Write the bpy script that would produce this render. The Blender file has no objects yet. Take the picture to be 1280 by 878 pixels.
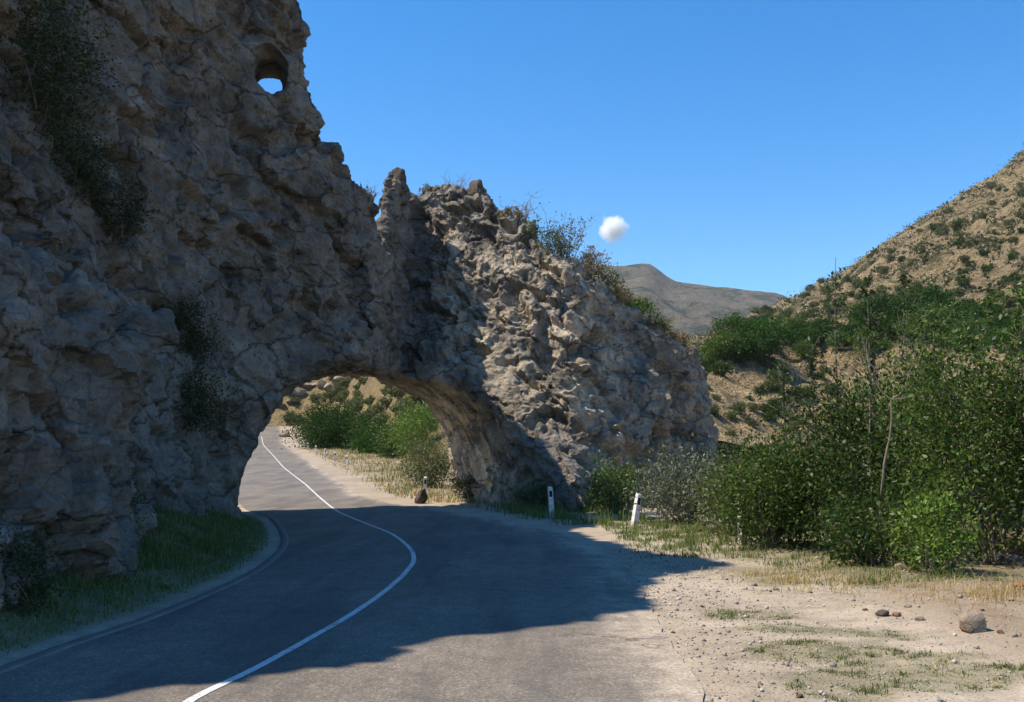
import bpy, math
import numpy as np

SEED = 7
RNG = np.random.default_rng(SEED)
C = bpy.context.scene.collection

# ------------------------------------------------------------------ camera model
F, HOR, CH = 1244.0, 572.0, 2.0
PITCH = math.atan((HOR - 439.0) / F)
CP, SP = math.cos(PITCH), math.sin(PITCH)
def at(u, v, d):
    x = (u - 640.0) / F; yy = -(v - 439.0) / F
    ry = CP - SP * yy; rz = SP + CP * yy
    s = d / ry
    return np.array((x * s, d, CH + rz * s))
def elev(v):
    yy = -(np.asarray(v, float) - 439.0) / F
    return (SP + CP * yy) / (CP - SP * yy)
def uslope(u, v=480.0):
    yy = -(v - 439.0) / F
    return (np.asarray(u, float) - 640.0) / F / (CP - SP * yy)

def sstep(a, b, x):
    t = np.clip((x - a) / (b - a), 0, 1)
    return t * t * (3 - 2 * t)

# ------------------------------------------------------------------ noise
_perm = np.random.default_rng(3).permutation(256).astype(np.int32)
_perm = np.concatenate([_perm, _perm, _perm])
_g = np.random.default_rng(4).normal(size=(256, 3)); _g /= np.linalg.norm(_g, axis=1)[:, None]
_g = _g.astype(np.float32)
def perlin(x, y, z):
    x = np.asarray(x, np.float32); y = np.asarray(y, np.float32); z = np.asarray(z, np.float32)
    x, y, z = np.broadcast_arrays(x, y, z)
    xi = np.floor(x).astype(np.int32); yi = np.floor(y).astype(np.int32); zi = np.floor(z).astype(np.int32)
    xf = x - xi; yf = y - yi; zf = z - zi
    fx = xf * xf * xf * (xf * (xf * 6 - 15) + 10); fy = yf * yf * yf * (yf * (yf * 6 - 15) + 10); fz = zf * zf * zf * (zf * (zf * 6 - 15) + 10)
    xi &= 255; yi &= 255; zi &= 255
    out = 0
    for dx in (0, 1):
        wx = fx if dx else 1 - fx
        for dy in (0, 1):
            wy = fy if dy else 1 - fy
            for dz in (0, 1):
                wz = fz if dz else 1 - fz
                h = _perm[_perm[_perm[(xi + dx) & 255] + ((yi + dy) & 255)] + ((zi + dz) & 255)]
                g = _g[h]
                out = out + wx * wy * wz * (g[..., 0] * (xf - dx) + g[..., 1] * (yf - dy) + g[..., 2] * (zf - dz))
    return out * 1.5
def fbm(x, y, z, o=4, gain=.5):
    s = 0; a = 1
    for i in range(o):
        s = s + a * perlin(x * 2 ** i + 17.3 * i, y * 2 ** i - 9.1 * i, z * 2 ** i + 5.7 * i); a *= gain
    return s
def ridged(x, y, z, o=3):
    s = 0; a = 1
    for i in range(o):
        s = s + a * (1 - 2 * np.abs(perlin(x * 2 ** i + 7.3 * i, y * 2 ** i + 3.1 * i, z * 2 ** i))); a *= .5
    return s
def cellular(p):
    """distance to the nearest feature point of a jittered unit lattice: rounded lumps"""
    pi = np.floor(p).astype(np.int64)
    best = np.full(len(p), 9.0, np.float32)
    for dx in (-1, 0, 1):
        for dy in (-1, 0, 1):
            for dz in (-1, 0, 1):
                c = pi + (dx, dy, dz)
                h = _perm[_perm[_perm[c[:, 0] & 255] + (c[:, 1] & 255)] + (c[:, 2] & 255)]
                q = c + .5 + .45 * _g[h]
                best = np.minimum(best, np.sum((p - q) ** 2, axis=1).astype(np.float32))
    return np.sqrt(best)

# ------------------------------------------------------------------ mesh helpers
def mesh(name, verts, faces, smooth=False, attrs=None):
    """faces: list of (n,k) index arrays"""
    verts = np.asarray(verts, np.float32)
    me = bpy.data.meshes.new(name)
    me.vertices.add(len(verts)); me.vertices.foreach_set('co', verts.ravel())
    faces = [np.asarray(f, np.int32) for f in faces if len(f)]
    tot = sum(f.size for f in faces); npoly = sum(len(f) for f in faces)
    me.loops.add(tot); me.polygons.add(npoly)
    me.loops.foreach_set('vertex_index', np.concatenate([f.ravel() for f in faces]))
    sizes = np.concatenate([np.full(len(f), f.shape[1], np.int32) for f in faces])
    starts = np.concatenate([[0], np.cumsum(sizes)[:-1]]).astype(np.int32)
    me.polygons.foreach_set('loop_start', starts)
    me.polygons.foreach_set('loop_total', sizes)
    if smooth: me.polygons.foreach_set('use_smooth', np.ones(npoly, bool))
    me.update(calc_edges=True)
    for k, a in (attrs or {}).items():
        at_ = me.attributes.new(k, 'FLOAT', 'POINT'); at_.data.foreach_set('value', np.asarray(a, np.float32))
    return me
def link(name, me, mat=None, parent=None, **props):
    o = bpy.data.objects.new(name, me); C.objects.link(o)
    if mat is not None:
        if not me.materials: me.materials.append(mat)
    if parent is not None: o.parent = parent
    for k, v in props.items(): o[k] = v
    return o
def thing(name, label, cat, loc=(0, 0, 0), rot=(0, 0, 0), group=None, scale=1.0):
    o = bpy.data.objects.new(name, None); C.objects.link(o)
    o.empty_display_size = .2
    o.location = [float(c) for c in loc]; o.rotation_euler = rot; o.scale = (scale,) * 3 if np.isscalar(scale) else scale
    o['label'] = label; o['category'] = cat
    if group: o['group'] = group
    return o
def dup(root, loc, rot=(0, 0, 0), scale=1.0, label=None, group=None):
    r = root.copy(); C.objects.link(r)
    r.location = [float(c) for c in loc]; r.rotation_euler = rot; r.scale = (scale,) * 3 if np.isscalar(scale) else scale
    if label: r['label'] = label
    if group: r['group'] = group
    for ch in list(root.children):
        c = ch.copy(); C.objects.link(c); c.parent = r
        for g in ch.children:
            d = g.copy(); C.objects.link(d); d.parent = c
    return r
def grid_faces(nu, nv):
    i = np.arange(nu * nv).reshape(nu, nv)
    return np.stack([i[:-1, :-1], i[1:, :-1], i[1:, 1:], i[:-1, 1:]], -1).reshape(-1, 4)

class MB:
    def __init__(s): s.v = []; s.f3 = []; s.f4 = []; s.n = 0
    def add(s, v, f4=None, f3=None):
        v = np.asarray(v, np.float32).reshape(-1, 3)
        if f4 is not None and len(f4): s.f4.append(np.asarray(f4) + s.n)
        if f3 is not None and len(f3): s.f3.append(np.asarray(f3) + s.n)
        s.v.append(v); s.n += len(v)
    def mesh(s, name, smooth=False):
        fs = []
        if s.f4: fs.append(np.concatenate(s.f4))
        if s.f3: fs.append(np.concatenate(s.f3))
        return mesh(name, np.concatenate(s.v), fs, smooth)

def tube(mb, pts, radii, k=5):
    pts = np.asarray(pts, float); n = len(pts)
    d = np.gradient(pts, axis=0); d /= np.linalg.norm(d, axis=1)[:, None] + 1e-9
    ref = np.array((.31, .9, .12)); a = np.cross(d, ref); a /= np.linalg.norm(a, axis=1)[:, None] + 1e-9
    b = np.cross(d, a)
    th = np.arange(k) * 2 * math.pi / k
    ring = pts[:, None] + np.asarray(radii)[:, None, None] * (np.cos(th)[None, :, None] * a[:, None] + np.sin(th)[None, :, None] * b[:, None])
    i = np.arange(n * k).reshape(n, k); j = np.roll(i, -1, 1)
    mb.add(ring, np.stack([i[:-1], j[:-1], j[1:], i[1:]], -1).reshape(-1, 4))
def curved(p0, p1, rng, wob=.1, n=6):
    p0 = np.asarray(p0, float); p1 = np.asarray(p1, float); t = np.linspace(0, 1, n)[:, None]
    L = np.linalg.norm(p1 - p0)
    p = p0 + (p1 - p0) * t
    p += np.sin(t * math.pi) * rng.normal(0, wob * L, 3) + np.sin(t * 2 * math.pi) * rng.normal(0, wob * L * .5, 3)
    return p

def leaves(pos, size, rng, width=.5, up=.35, axis=None, jit=.48):
    """one folded 4-point leaf per position"""
    n = len(pos)
    d = rng.normal(size=(n, 3)); d[:, 2] += up
    if axis is not None: d = d * .7 + axis
    d /= np.linalg.norm(d, axis=1)[:, None]
    s = np.cross(d, rng.normal(size=(n, 3))); s /= np.linalg.norm(s, axis=1)[:, None] + 1e-9
    nn = np.cross(d, s)
    L = (size * np.exp(np.clip(rng.normal(0, jit, n), -1.0, .5)))[:, None]
    a = pos; c = pos + d * L
    b = pos + d * L * .45 + s * L * width * .5 + nn * L * .08
    e = pos + d * L * .45 - s * L * width * .5 + nn * L * .08
    v = np.stack([a, b, c, e], 1).reshape(-1, 3)
    return v, np.arange(4 * n).reshape(n, 4)

# ------------------------------------------------------------------ node helpers
def new_mat(name):
    m = bpy.data.materials.new(name); m.use_nodes = True
    nt = m.node_tree; nt.nodes.clear()
    out = nt.nodes.new('ShaderNodeOutputMaterial')
    return m, nt, out
def N(nt, t, **kw):
    n = nt.nodes.new(t)
    for k, v in kw.items():
        if k.startswith('i_'):
            n.inputs[k[2:].replace('_', ' ')].default_value = v
        else: setattr(n, k, v)
    return n
def L(nt, a, b): nt.links.new(a, b)
def coords(nt, scale=(1, 1, 1), rot=(0, 0, 0), space='Object'):
    tc = N(nt, 'ShaderNodeTexCoord'); mp = N(nt, 'ShaderNodeMapping')
    mp.inputs['Scale'].default_value = scale; mp.inputs['Rotation'].default_value = rot
    L(nt, tc.outputs[space], mp.inputs['Vector'])
    return mp.outputs['Vector']
def noise(nt, vec, scale, detail=4, rough=.55, dist=0):
    n = N(nt, 'ShaderNodeTexNoise'); n.inputs['Scale'].default_value = scale; n.inputs['Detail'].default_value = detail
    n.inputs['Roughness'].default_value = rough; n.inputs['Distortion'].default_value = dist
    L(nt, vec, n.inputs['Vector']); return n.outputs['Fac']
def voro(nt, vec, scale, feature='F1', rnd=1):
    n = N(nt, 'ShaderNodeTexVoronoi', feature=feature); n.inputs['Scale'].default_value = scale
    n.inputs['Randomness'].default_value = rnd
    L(nt, vec, n.inputs['Vector']); return n
def ramp(nt, fac, stops, interp='LINEAR'):
    r = N(nt, 'ShaderNodeValToRGB'); cr = r.color_ramp; cr.interpolation = interp
    while len(cr.elements) < len(stops): cr.elements.new(.5)
    for e, (p, c) in zip(cr.elements, stops):
        e.position = p; e.color = (*c, 1) if not np.isscalar(c) else (c, c, c, 1)
    L(nt, fac, r.inputs['Fac']); return r.outputs['Color']
def mix(nt, fac, a, b, mode='MIX'):
    m = N(nt, 'ShaderNodeMix', data_type='RGBA', blend_type=mode)
    for s, v in ((m.inputs[0], fac), (m.inputs[6], a), (m.inputs[7], b)):
        if hasattr(v, 'is_output'): L(nt, v, s)
        elif np.isscalar(v): s.default_value = v
        else: s.default_value = (*v, 1)
    return m.outputs[2]
def math_(nt, op, a, b=0.0, clamp=False):
    m = N(nt, 'ShaderNodeMath', operation=op, use_clamp=clamp)
    for s, v in ((m.inputs[0], a), (m.inputs[1], b)):
        if hasattr(v, 'is_output'): L(nt, v, s)
        else: s.default_value = v
    return m.outputs[0]
def bump(nt, h, strength, dist, prev=None):
    b = N(nt, 'ShaderNodeBump'); b.inputs['Strength'].default_value = strength; b.inputs['Distance'].default_value = dist
    L(nt, h, b.inputs['Height'])
    if prev is not None: L(nt, prev, b.inputs['Normal'])
    return b.outputs['Normal']
def principled(nt, out, color, rough=.9, normal=None, spec=.3):
    p = N(nt, 'ShaderNodeBsdfPrincipled')
    for s, v in ((p.inputs['Base Color'], color), (p.inputs['Roughness'], rough)):
        if hasattr(v, 'is_output'): L(nt, v, s)
        elif np.isscalar(v): s.default_value = v
        else: s.default_value = (*v, 1)
    p.inputs['Specular IOR Level'].default_value = spec
    if normal is not None: L(nt, normal, p.inputs['Normal'])
    L(nt, p.outputs[0], out.inputs['Surface']); return p

def leaf_mat(name, stops, trans=.3, rough=.55, spec=.22, tcol=None):
    m, nt, out = new_mat(name)
    g = N(nt, 'ShaderNodeNewGeometry')
    oi = N(nt, 'ShaderNodeObjectInfo')
    col = ramp(nt, g.outputs['Random Per Island'], stops)
    hsv = N(nt, 'ShaderNodeHueSaturation')
    L(nt, col, hsv.inputs['Color'])
    L(nt, math_(nt, 'MULTIPLY_ADD', oi.outputs['Random'], .5), hsv.inputs['Value'])
    hsv.inputs['Value'].links[0].from_node.inputs[2].default_value = .75
    p = N(nt, 'ShaderNodeBsdfPrincipled'); L(nt, hsv.outputs[0], p.inputs['Base Color'])
    p.inputs['Roughness'].default_value = rough; p.inputs['Specular IOR Level'].default_value = spec
    t = N(nt, 'ShaderNodeBsdfTranslucent')
    L(nt, mix(nt, .5, hsv.outputs[0], tcol or (.16, .26, .03)), t.inputs['Color'])
    ms = N(nt, 'ShaderNodeMixShader'); ms.inputs[0].default_value = trans
    L(nt, p.outputs[0], ms.inputs[1]); L(nt, t.outputs[0], ms.inputs[2]); L(nt, ms.outputs[0], out.inputs['Surface'])
    return m

# ------------------------------------------------------------------ materials
def make_rock_mat(name='cliff_rock', tint=(1, 1, 1), lump=1.0, scale=1.0):
    m, nt, out = new_mat(name)
    v = coords(nt, (scale,) * 3)
    va = coords(nt, (scale * .8, scale * .8, scale * 1.3), (0, math.radians(40), 0))
    big = noise(nt, v, .22, 5, .6)
    mid = noise(nt, va, .9, 8, .65, .4)
    fine = noise(nt, v, 9, 6, .7)
    col = ramp(nt, big, [(.3, (.142, .127, .106)), (.5, (.205, .181, .149)), (.66, (.25, .215, .170)), (.78, (.172, .158, .136))])
    col = mix(nt, .85, col, ramp(nt, mid, [(.3, .35), (.45, .85), (.56, 1.1), (.7, 1.6)]), 'MULTIPLY')
    col = mix(nt, .7, col, ramp(nt, fine, [(.3, .55), (.55, 1.0), (.75, 1.35)]), 'MULTIPLY')
    # pale limey scars and rusty stains
    sc = noise(nt, v, 1.7, 7, .7, 1.0)
    col = mix(nt, ramp(nt, sc, [(.66, 0.0), (.74, .75)]), col, (.42, .39, .33))
    st = noise(nt, coords(nt, (scale * 1.1, scale * 1.1, scale * .25)), 1.0, 5, .6)
    col = mix(nt, ramp(nt, st, [(.58, 0.0), (.72, .45)]), col, (.085, .082, .075))
    gr = noise(nt, v, .55, 6, .7)
    col = mix(nt, ramp(nt, gr, [(.62, 0.0), (.74, .45)]), col, (.10, .12, .075))
    # pores
    po = voro(nt, v, 3.1).outputs['Distance']
    pf = noise(nt, v, 2.3, 5, .6)
    pits = ramp(nt, math_(nt, 'ADD', po, math_(nt, 'MULTIPLY', pf, .55)), [(.27, .25), (.42, 1.0)])
    col = mix(nt, .9, col, pits, 'MULTIPLY')
    col = mix(nt, 1.0, col, tint, 'MULTIPLY')
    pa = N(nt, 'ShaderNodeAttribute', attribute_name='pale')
    col = mix(nt, pa.outputs['Fac'], col, mix(nt, 1.0, col, (2.0, 1.9, 1.72), 'MULTIPLY'))  # flank's pale rock, lifted further to put sunlight into the colour
    wv_ = N(nt, 'ShaderNodeVectorMath', operation='MULTIPLY_ADD'); nv_ = N(nt, 'ShaderNodeTexNoise'); nv_.inputs['Scale'].default_value = 1.6; nv_.inputs['Detail'].default_value = 5
    L(nt, va, nv_.inputs['Vector']); L(nt, nv_.outputs['Color'], wv_.inputs[0]); wv_.inputs[1].default_value = (.9, .9, .9); L(nt, va, wv_.inputs[2])
    c1 = ramp(nt, voro(nt, wv_.outputs[0], .5, 'DISTANCE_TO_EDGE').outputs['Distance'], [(0, .38), (.02, .85), (.05, 1.0)])
    c2 = ramp(nt, voro(nt, wv_.outputs[0], 1.9, 'DISTANCE_TO_EDGE').outputs['Distance'], [(0, .68), (.03, .93), (.07, 1.0)])
    cg = ramp(nt, noise(nt, v, .5, 3), [(.42, 0.0), (.58, 1.0)])
    cracks = mix(nt, cg, c1, mix(nt, 1.0, c1, c2, 'MULTIPLY'))
    col = mix(nt, 1.0, col, cracks, 'MULTIPLY')
    b = bump(nt, mid, .9, .35 / scale); b = bump(nt, cracks, .7, .10 / scale, b)
    b = bump(nt, pits, .5, .12 / scale, b)
    b = bump(nt, fine, .7, .07 / scale, b)
    b = bump(nt, noise(nt, v, 34, 4, .7), .5, .02 / scale, b)
    principled(nt, out, col, .95, b, .15)
    return m
M = {}
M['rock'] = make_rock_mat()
M['stone_pale'] = make_rock_mat('pale_stone', (1.6, 1.42, 1.28), scale=5)
M['stone_red'] = make_rock_mat('reddish_stone', (1.6, .95, .85), scale=5)
M['stone_dark'] = make_rock_mat('dark_stone', (.55, .5, .48), scale=4)
M['rock_top'] = make_rock_mat('dark_crest_rock', (.62, .56, .5), scale=1.5)

def make_asphalt():
    m, nt, out = new_mat('asphalt')
    v = coords(nt); tc = N(nt, 'ShaderNodeTexCoord')
    big = noise(nt, v, .35, 5, .6); mid = noise(nt, v, 3, 6, .65); fine = noise(nt, v, 70, 3, .6)
    col = ramp(nt, big, [(.3, (.145, .124, .100)), (.7, (.215, .183, .145))])
    col = mix(nt, .8, col, ramp(nt, mid, [(.3, .72), (.6, 1.06), (.8, 1.25)]), 'MULTIPLY')
    agg = voro(nt, v, 55).outputs['Color']
    sepc = N(nt, 'ShaderNodeSeparateColor'); L(nt, agg, sepc.inputs[0])
    col = mix(nt, .8, col, ramp(nt, sepc.outputs[0], [(0, .55), (.6, 1.0), (.9, 1.3), (1, 2.0)]), 'MULTIPLY')
    # dust that the wheels leave toward the edge (UV.x = metres from the edge)
    uvs = N(nt, 'ShaderNodeSeparateXYZ'); uv = N(nt, 'ShaderNodeUVMap'); L(nt, uv.outputs[0], uvs.inputs[0])
    e = math_(nt, 'ADD', uvs.outputs[0], math_(nt, 'MULTIPLY', math_(nt, 'SUBTRACT', noise(nt, v, 1.3, 7, .7), .5), 2.0))
    dust = ramp(nt, e, [(.0, 1.0), (.22, .9), (.5, .35), (1.1, 0.0)])
    dcol = mix(nt, ramp(nt, big, [(.3, 0.0), (.7, 1.0)]), (.33, .27, .20), (.45, .375, .285))
    dcol = mix(nt, .8, dcol, ramp(nt, mid, [(.3, .65), (.5, 1.0), (.72, 1.2)]), 'MULTIPLY')
    dcol = mix(nt, .7, dcol, ramp(nt, noise(nt, v, 30, 5, .7), [(.3, .6), (.5, 1.0), (.75, 1.3)]), 'MULTIPLY')
    dcol = mix(nt, .7, dcol, ramp(nt, sepc.outputs[0], [(0, .6), (.6, 1.0), (.9, 1.25), (1, 1.5)]), 'MULTIPLY')
    col = mix(nt, dust, col, dcol)
    # worn wheel tracks and old repairs
    tr = noise(nt, coords(nt, (.5, .06, 1), (0, 0, math.radians(-8))), 2.0, 4, .6)
    col = mix(nt, ramp(nt, tr, [(.48, 0.0), (.6, .5)]), col, (.075, .068, .06))
    cr = voro(nt, coords(nt), .45, 'DISTANCE_TO_EDGE').outputs['Distance']
    crw = math_(nt, 'ADD', cr, math_(nt, 'MULTIPLY', math_(nt, 'SUBTRACT', noise(nt, v, 2.5, 6, .7), .5), .25))
    gate = ramp(nt, noise(nt, v, .25, 2), [(.52, 0.0), (.6, .8)])
    line = ramp(nt, math_(nt, 'ABSOLUTE', crw), [(.0, 1.0), (.012, 0.0)])
    col = mix(nt, math_(nt, 'MULTIPLY', line, gate), col, (.025, .025, .025))
    b = bump(nt, fine, .6, .01); b = bump(nt, mid, .25, .03, b)
    principled(nt, out, col, .85, b, .3)
    return m
M['asphalt'] = make_asphalt()

def make_paint():
    m, nt, out = new_mat('road_paint')
    v = coords(nt)
    w = noise(nt, v, 14, 6, .7); w2 = noise(nt, v, 1.2, 4)
    f = ramp(nt, math_(nt, 'ADD', w, math_(nt, 'MULTIPLY', w2, .35)), [(.53, 0.0), (.66, 1.0)])
    col = mix(nt, f, (.26, .255, .25), (.60, .60, .58))
    principled(nt, out, col, .7, bump(nt, w, .3, .005), .3)
    return m
M['paint'] = make_paint()

def make_ground():
    m, nt, out = new_mat('dirt_ground')
    v = coords(nt)
    big = noise(nt, v, .35, 6, .62); mid = noise(nt, v, 2.6, 7, .68, .5); fine = noise(nt, v, 30, 5, .7)
    col = ramp(nt, big, [(.3, (.31, .25, .18)), (.5, (.39, .32, .235)), (.7, (.46, .385, .295))])
    col = mix(nt, .8, col, ramp(nt, mid, [(.3, .62), (.5, .98), (.72, 1.22)]), 'MULTIPLY')
    col = mix(nt, .7, col, ramp(nt, fine, [(.3, .6), (.5, 1.0), (.75, 1.3)]), 'MULTIPLY')
    vc = voro(nt, v, 26); sc = N(nt, 'ShaderNodeSeparateColor'); L(nt, vc.outputs['Color'], sc.inputs[0])
    peb = math_(nt, 'MULTIPLY', ramp(nt, vc.outputs['Distance'], [(.25, 1.0), (.42, 0.0)]), ramp(nt, sc.outputs[0], [(.62, 0.0), (.7, 1.0)]))
    pc = ramp(nt, sc.outputs[1], [(0, (.16, .13, .12)), (.5, (.34, .29, .25)), (1, (.52, .48, .43))])
    col = mix(nt, math_(nt, 'MULTIPLY', peb, .85), col, pc)
    # red-brown earth away from the road, dead grass litter
    er = N(nt, 'ShaderNodeAttribute', attribute_name='earth')
    e = math_(nt, 'MULTIPLY', er.outputs['Fac'], ramp(nt, mid, [(.35, .25), (.62, 1.0)]))
    col = mix(nt, e, col, mix(nt, fine, (.13, .085, .05), (.30, .215, .13)))
    tf = N(nt, 'ShaderNodeAttribute', attribute_name='turf')
    t = math_(nt, 'MULTIPLY', tf.outputs['Fac'], ramp(nt, fine, [(.35, .15), (.6, .7)]))
    col = mix(nt, t, col, mix(nt, mid, (.075, .085, .03), (.17, .16, .07)))
    b = bump(nt, mid, .6, .08); b = bump(nt, fine, .7, .025, b); b = bump(nt, peb, .5, .02, b)
    principled(nt, out, col, .95, b, .15)
    return m
M['ground'] = make_ground()

def make_hill(name, c1, c2, green, gscale, gthr, fscale, rock=(.2, .17, .14)):
    m, nt, out = new_mat(name)
    v = coords(nt)
    big = noise(nt, v, fscale * .15, 6, .62); mid = noise(nt, v, fscale, 7, .68)
    col = mix(nt, ramp(nt, big, [(.35, 0.0), (.65, 1.0)]), c1, c2)
    col = mix(nt, .8, col, ramp(nt, mid, [(.3, .6), (.5, 1.0), (.7, 1.25)]), 'MULTIPLY')
    g = noise(nt, v, gscale, 8, .68, .5)
    col = mix(nt, ramp(nt, g, [(gthr, 0.0), (gthr + .07, .85)]), col, green)
    r = noise(nt, coords(nt, (1, 1, 2.5)), gscale * .8, 7, .72)
    col = mix(nt, ramp(nt, r, [(.6, 0.0), (.68, .7)]), col, rock)
    sp_ = noise(nt, v, fscale * 5, 5, .75)
    col = mix(nt, .8, col, ramp(nt, sp_, [(.36, .45), (.5, .95), (.66, 1.3)]), 'MULTIPLY')
    b = bump(nt, mid, .8, 1.0 / fscale); b = bump(nt, noise(nt, v, fscale * 8, 4, .7), .6, .15 / fscale, b)
    principled(nt, out, col, .95, b, .1)
    return m
M['hillside'] = make_hill('dry_hillside', (.61, .45, .245), (.51, .385, .22), (.13, .135, .06), .055, .55, .12)
M['hill'] = make_hill('dry_hill', (.46, .34, .16), (.36, .27, .14), (.15, .16, .06), .13, .56, .5, (.34, .27, .2))
M['mountain'] = make_hill('far_mountain_slope', (.27, .225, .16), (.18, .17, .125), (.07, .09, .055), .02, .50, .05, (.2, .175, .155))

M['leaf_dark'] = leaf_mat('dark_leaves', [(0, (.015, .034, .007)), (.5, (.026, .056, .009)), (.85, (.045, .082, .015)), (1, (.11, .085, .03))], .18, .48)
M['leaf_mid'] = leaf_mat('green_leaves', [(0, (.03, .062, .010)), (.5, (.055, .105, .016)), (.85, (.09, .145, .026)), (1, (.16, .15, .05))], .26, .48)
M['leaf_grove'] = leaf_mat('grove_leaves', [(0, (.012, .040, .005)), (.5, (.022, .062, .007)), (.85, (.04, .09, .012)), (1, (.08, .10, .02))], .16, .7, .1, (.08, .22, .02))
M['leaf_bright'] = leaf_mat('bright_leaves', [(0, (.05, .10, .013)), (.6, (.095, .17, .022)), (1, (.19, .22, .05))], .34, .45)
M['leaf_silver'] = leaf_mat('silvery_leaves', [(0, (.06, .075, .045)), (.5, (.11, .125, .08)), (1, (.22, .23, .17))], .2, tcol=(.16, .2, .08))
M['leaf_olive'] = leaf_mat('olive_leaves', [(0, (.05, .06, .022)), (.5, (.095, .105, .04)), (1, (.17, .165, .08))], .25)
M['leaf_dry'] = leaf_mat('dry_leaves', [(0, (.13, .085, .03)), (.5, (.22, .16, .06)), (1, (.34, .25, .10))], .25, tcol=(.3, .22, .08))
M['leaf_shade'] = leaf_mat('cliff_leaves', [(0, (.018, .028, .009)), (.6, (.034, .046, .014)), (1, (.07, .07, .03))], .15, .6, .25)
M['grass_green'] = leaf_mat('green_grass', [(0, (.06, .10, .022)), (.6, (.12, .16, .04)), (1, (.27, .25, .10))], .35)
M['grass_short'] = leaf_mat('trodden_grass', [(0, (.07, .10, .028)), (.6, (.13, .15, .05)), (1, (.28, .25, .13))], .3)
M['grass_dry'] = leaf_mat('straw_grass', [(0, (.26, .18, .07)), (.6, (.42, .31, .13)), (1, (.55, .44, .22))], .3, tcol=(.4, .3, .1))
def simple_mat(name, a, b, scale, rough=.9, stretch=(1, 1, .2), bd=.02):
    m, nt, out = new_mat(name)
    v = coords(nt, stretch); n = noise(nt, v, scale, 6, .65)
    principled(nt, out, mix(nt, ramp(nt, n, [(.35, 0.0), (.65, 1.0)]), a, b), rough, bump(nt, n, .6, bd), .2)
    return m
M['bark'] = simple_mat('bark', (.11, .085, .065), (.24, .20, .16), 18)
M['twig'] = simple_mat('grey_twig', (.20, .17, .14), (.38, .33, .27), 20)
M['concrete'], nt_c, out_c = new_mat('whitewashed_concrete')
_v = coords(nt_c); _n = noise(nt_c, _v, 7, 6, .7); _sz = N(nt_c, 'ShaderNodeSeparateXYZ'); L(nt_c, _v, _sz.inputs[0])
_c = mix(nt_c, ramp(nt_c, _n, [(.35, 0.0), (.6, 1.0)]), (.46, .44, .40), (.78, .77, .73))
_h = math_(nt_c, 'ADD', _sz.outputs[2], math_(nt_c, 'MULTIPLY', math_(nt_c, 'SUBTRACT', _n, .5), .9))
_c = mix(nt_c, ramp(nt_c, _h, [(.05, .75), (.4, 0.0)]), _c, (.27, .22, .16))
principled(nt_c, out_c, _c, .85, bump(nt_c, _n, .5, .008), .2)
M['black'] = simple_mat('black_paint', (.012, .012, .013), (.03, .03, .03), 20, .6)
M['kerb'] = simple_mat('grey_gutter', (.17, .15, .125), (.24, .21, .175), 3, .9, (1, 1, 1), .02)
M['red'] = simple_mat('faded_red_plastic', (.45, .04, .03), (.55, .08, .06), 10, .45)

# ------------------------------------------------------------------ road
ZY = np.array([-50, 40, 46, 62, 85, 112, 132, 160, 178, 200, 260, 400.])
ZZ = np.array([0, 0, .04, .33, 1.11, 2.48, 3.65, 6.0, 7.6, 8.0, 5.0, 2.0])
def smooth_interp(xs, ys, s):
    g = np.linspace(xs[0], xs[-1], 4000); y = np.interp(g, xs, ys)
    k = max(1, int(s / (g[1] - g[0]))); ker = np.hanning(2 * k + 3); ker /= ker.sum()
    yp = np.pad(y, k + 1, mode='reflect', reflect_type='odd')
    y = np.convolve(yp, ker, 'valid')
    return lambda q: np.interp(q, g, y)
zr = smooth_interp(ZY, ZZ, 8)
_yy = np.concatenate([np.linspace(3, 60, 3000), np.linspace(60.05, 180, 3000)])
_ee = (zr(_yy) - CH) / _yy
def RP(u, v):
    """photo pixel on the road surface -> world"""
    e = float(elev(v)); y = float(np.interp(e, _ee, _yy))
    return float(at(u, v, y)[0]), y
def curve_from(px, extra_near, extra_far, s):
    pts = [RP(*p) for p in px]; pts.sort(key=lambda p: p[1])
    xs = [p[1] for p in pts]; ys = [p[0] for p in pts]
    for y, x in extra_near: xs.insert(0, y); ys.insert(0, x)
    for y, x in extra_far: xs.append(y); ys.append(x)
    # smooth in log-ish distance: two passes with different widths
    g = np.geomspace(1.0, 401.0, 3000); gx = np.interp(g - 1 + xs[0], xs, ys)
    k = int(s); ker = np.hanning(2 * k + 3); ker /= ker.sum()
    gx = np.convolve(np.pad(gx, k + 1, mode='reflect', reflect_type='odd'), ker, 'valid')
    return lambda q: np.interp(np.asarray(q, float) - xs[0] + 1, g, gx)
CPX = [(235, 875), (297, 851), (353, 820), (406, 790), (450, 764), (482, 740.5), (505.6, 720), (518.8, 702), (516, 690.5), (505.6, 679), (488, 667), (464.5, 658),
       (444, 650), (423, 641), (405, 627), (382, 605.6), (355, 585), (339, 566.7), (329, 556.5)]
XC = curve_from(CPX, [(2, -2.1), (-4, -1.6)], [(178, -45), (260, -80), (400, -140)], 38)
LPX = [(0, 843), (100, 805), (200, 772), (297, 730), (335, 709), (356, 690), (362, 676), (356, 660), (343, 647)]
XL = curve_from(LPX, [(2, -4.9), (-4, -4.6)], [(38, -10.0), (46, -12.6), (62, -17.6), (85, -24.4), (112, -32.6), (140, -39.5), (178, -49), (260, -84), (400, -144)], 38)
RPX = [(878, 878), (850, 820), (820, 770), (795, 725), (775, 702), (740, 681), (690, 664), (620, 650), (555, 637), (452, 622), (423, 601.5), (390, 579), (355, 552)]
XR = curve_from(RPX, [(2, 1.15), (-4, 1.1)], [(178, -41), (260, -76), (400, -136)], 38)

SUN_EL, SUN_AZ = math.radians(55.0), math.radians(-93.0)   # azimuth clockwise from +Y (the view direction)

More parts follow.
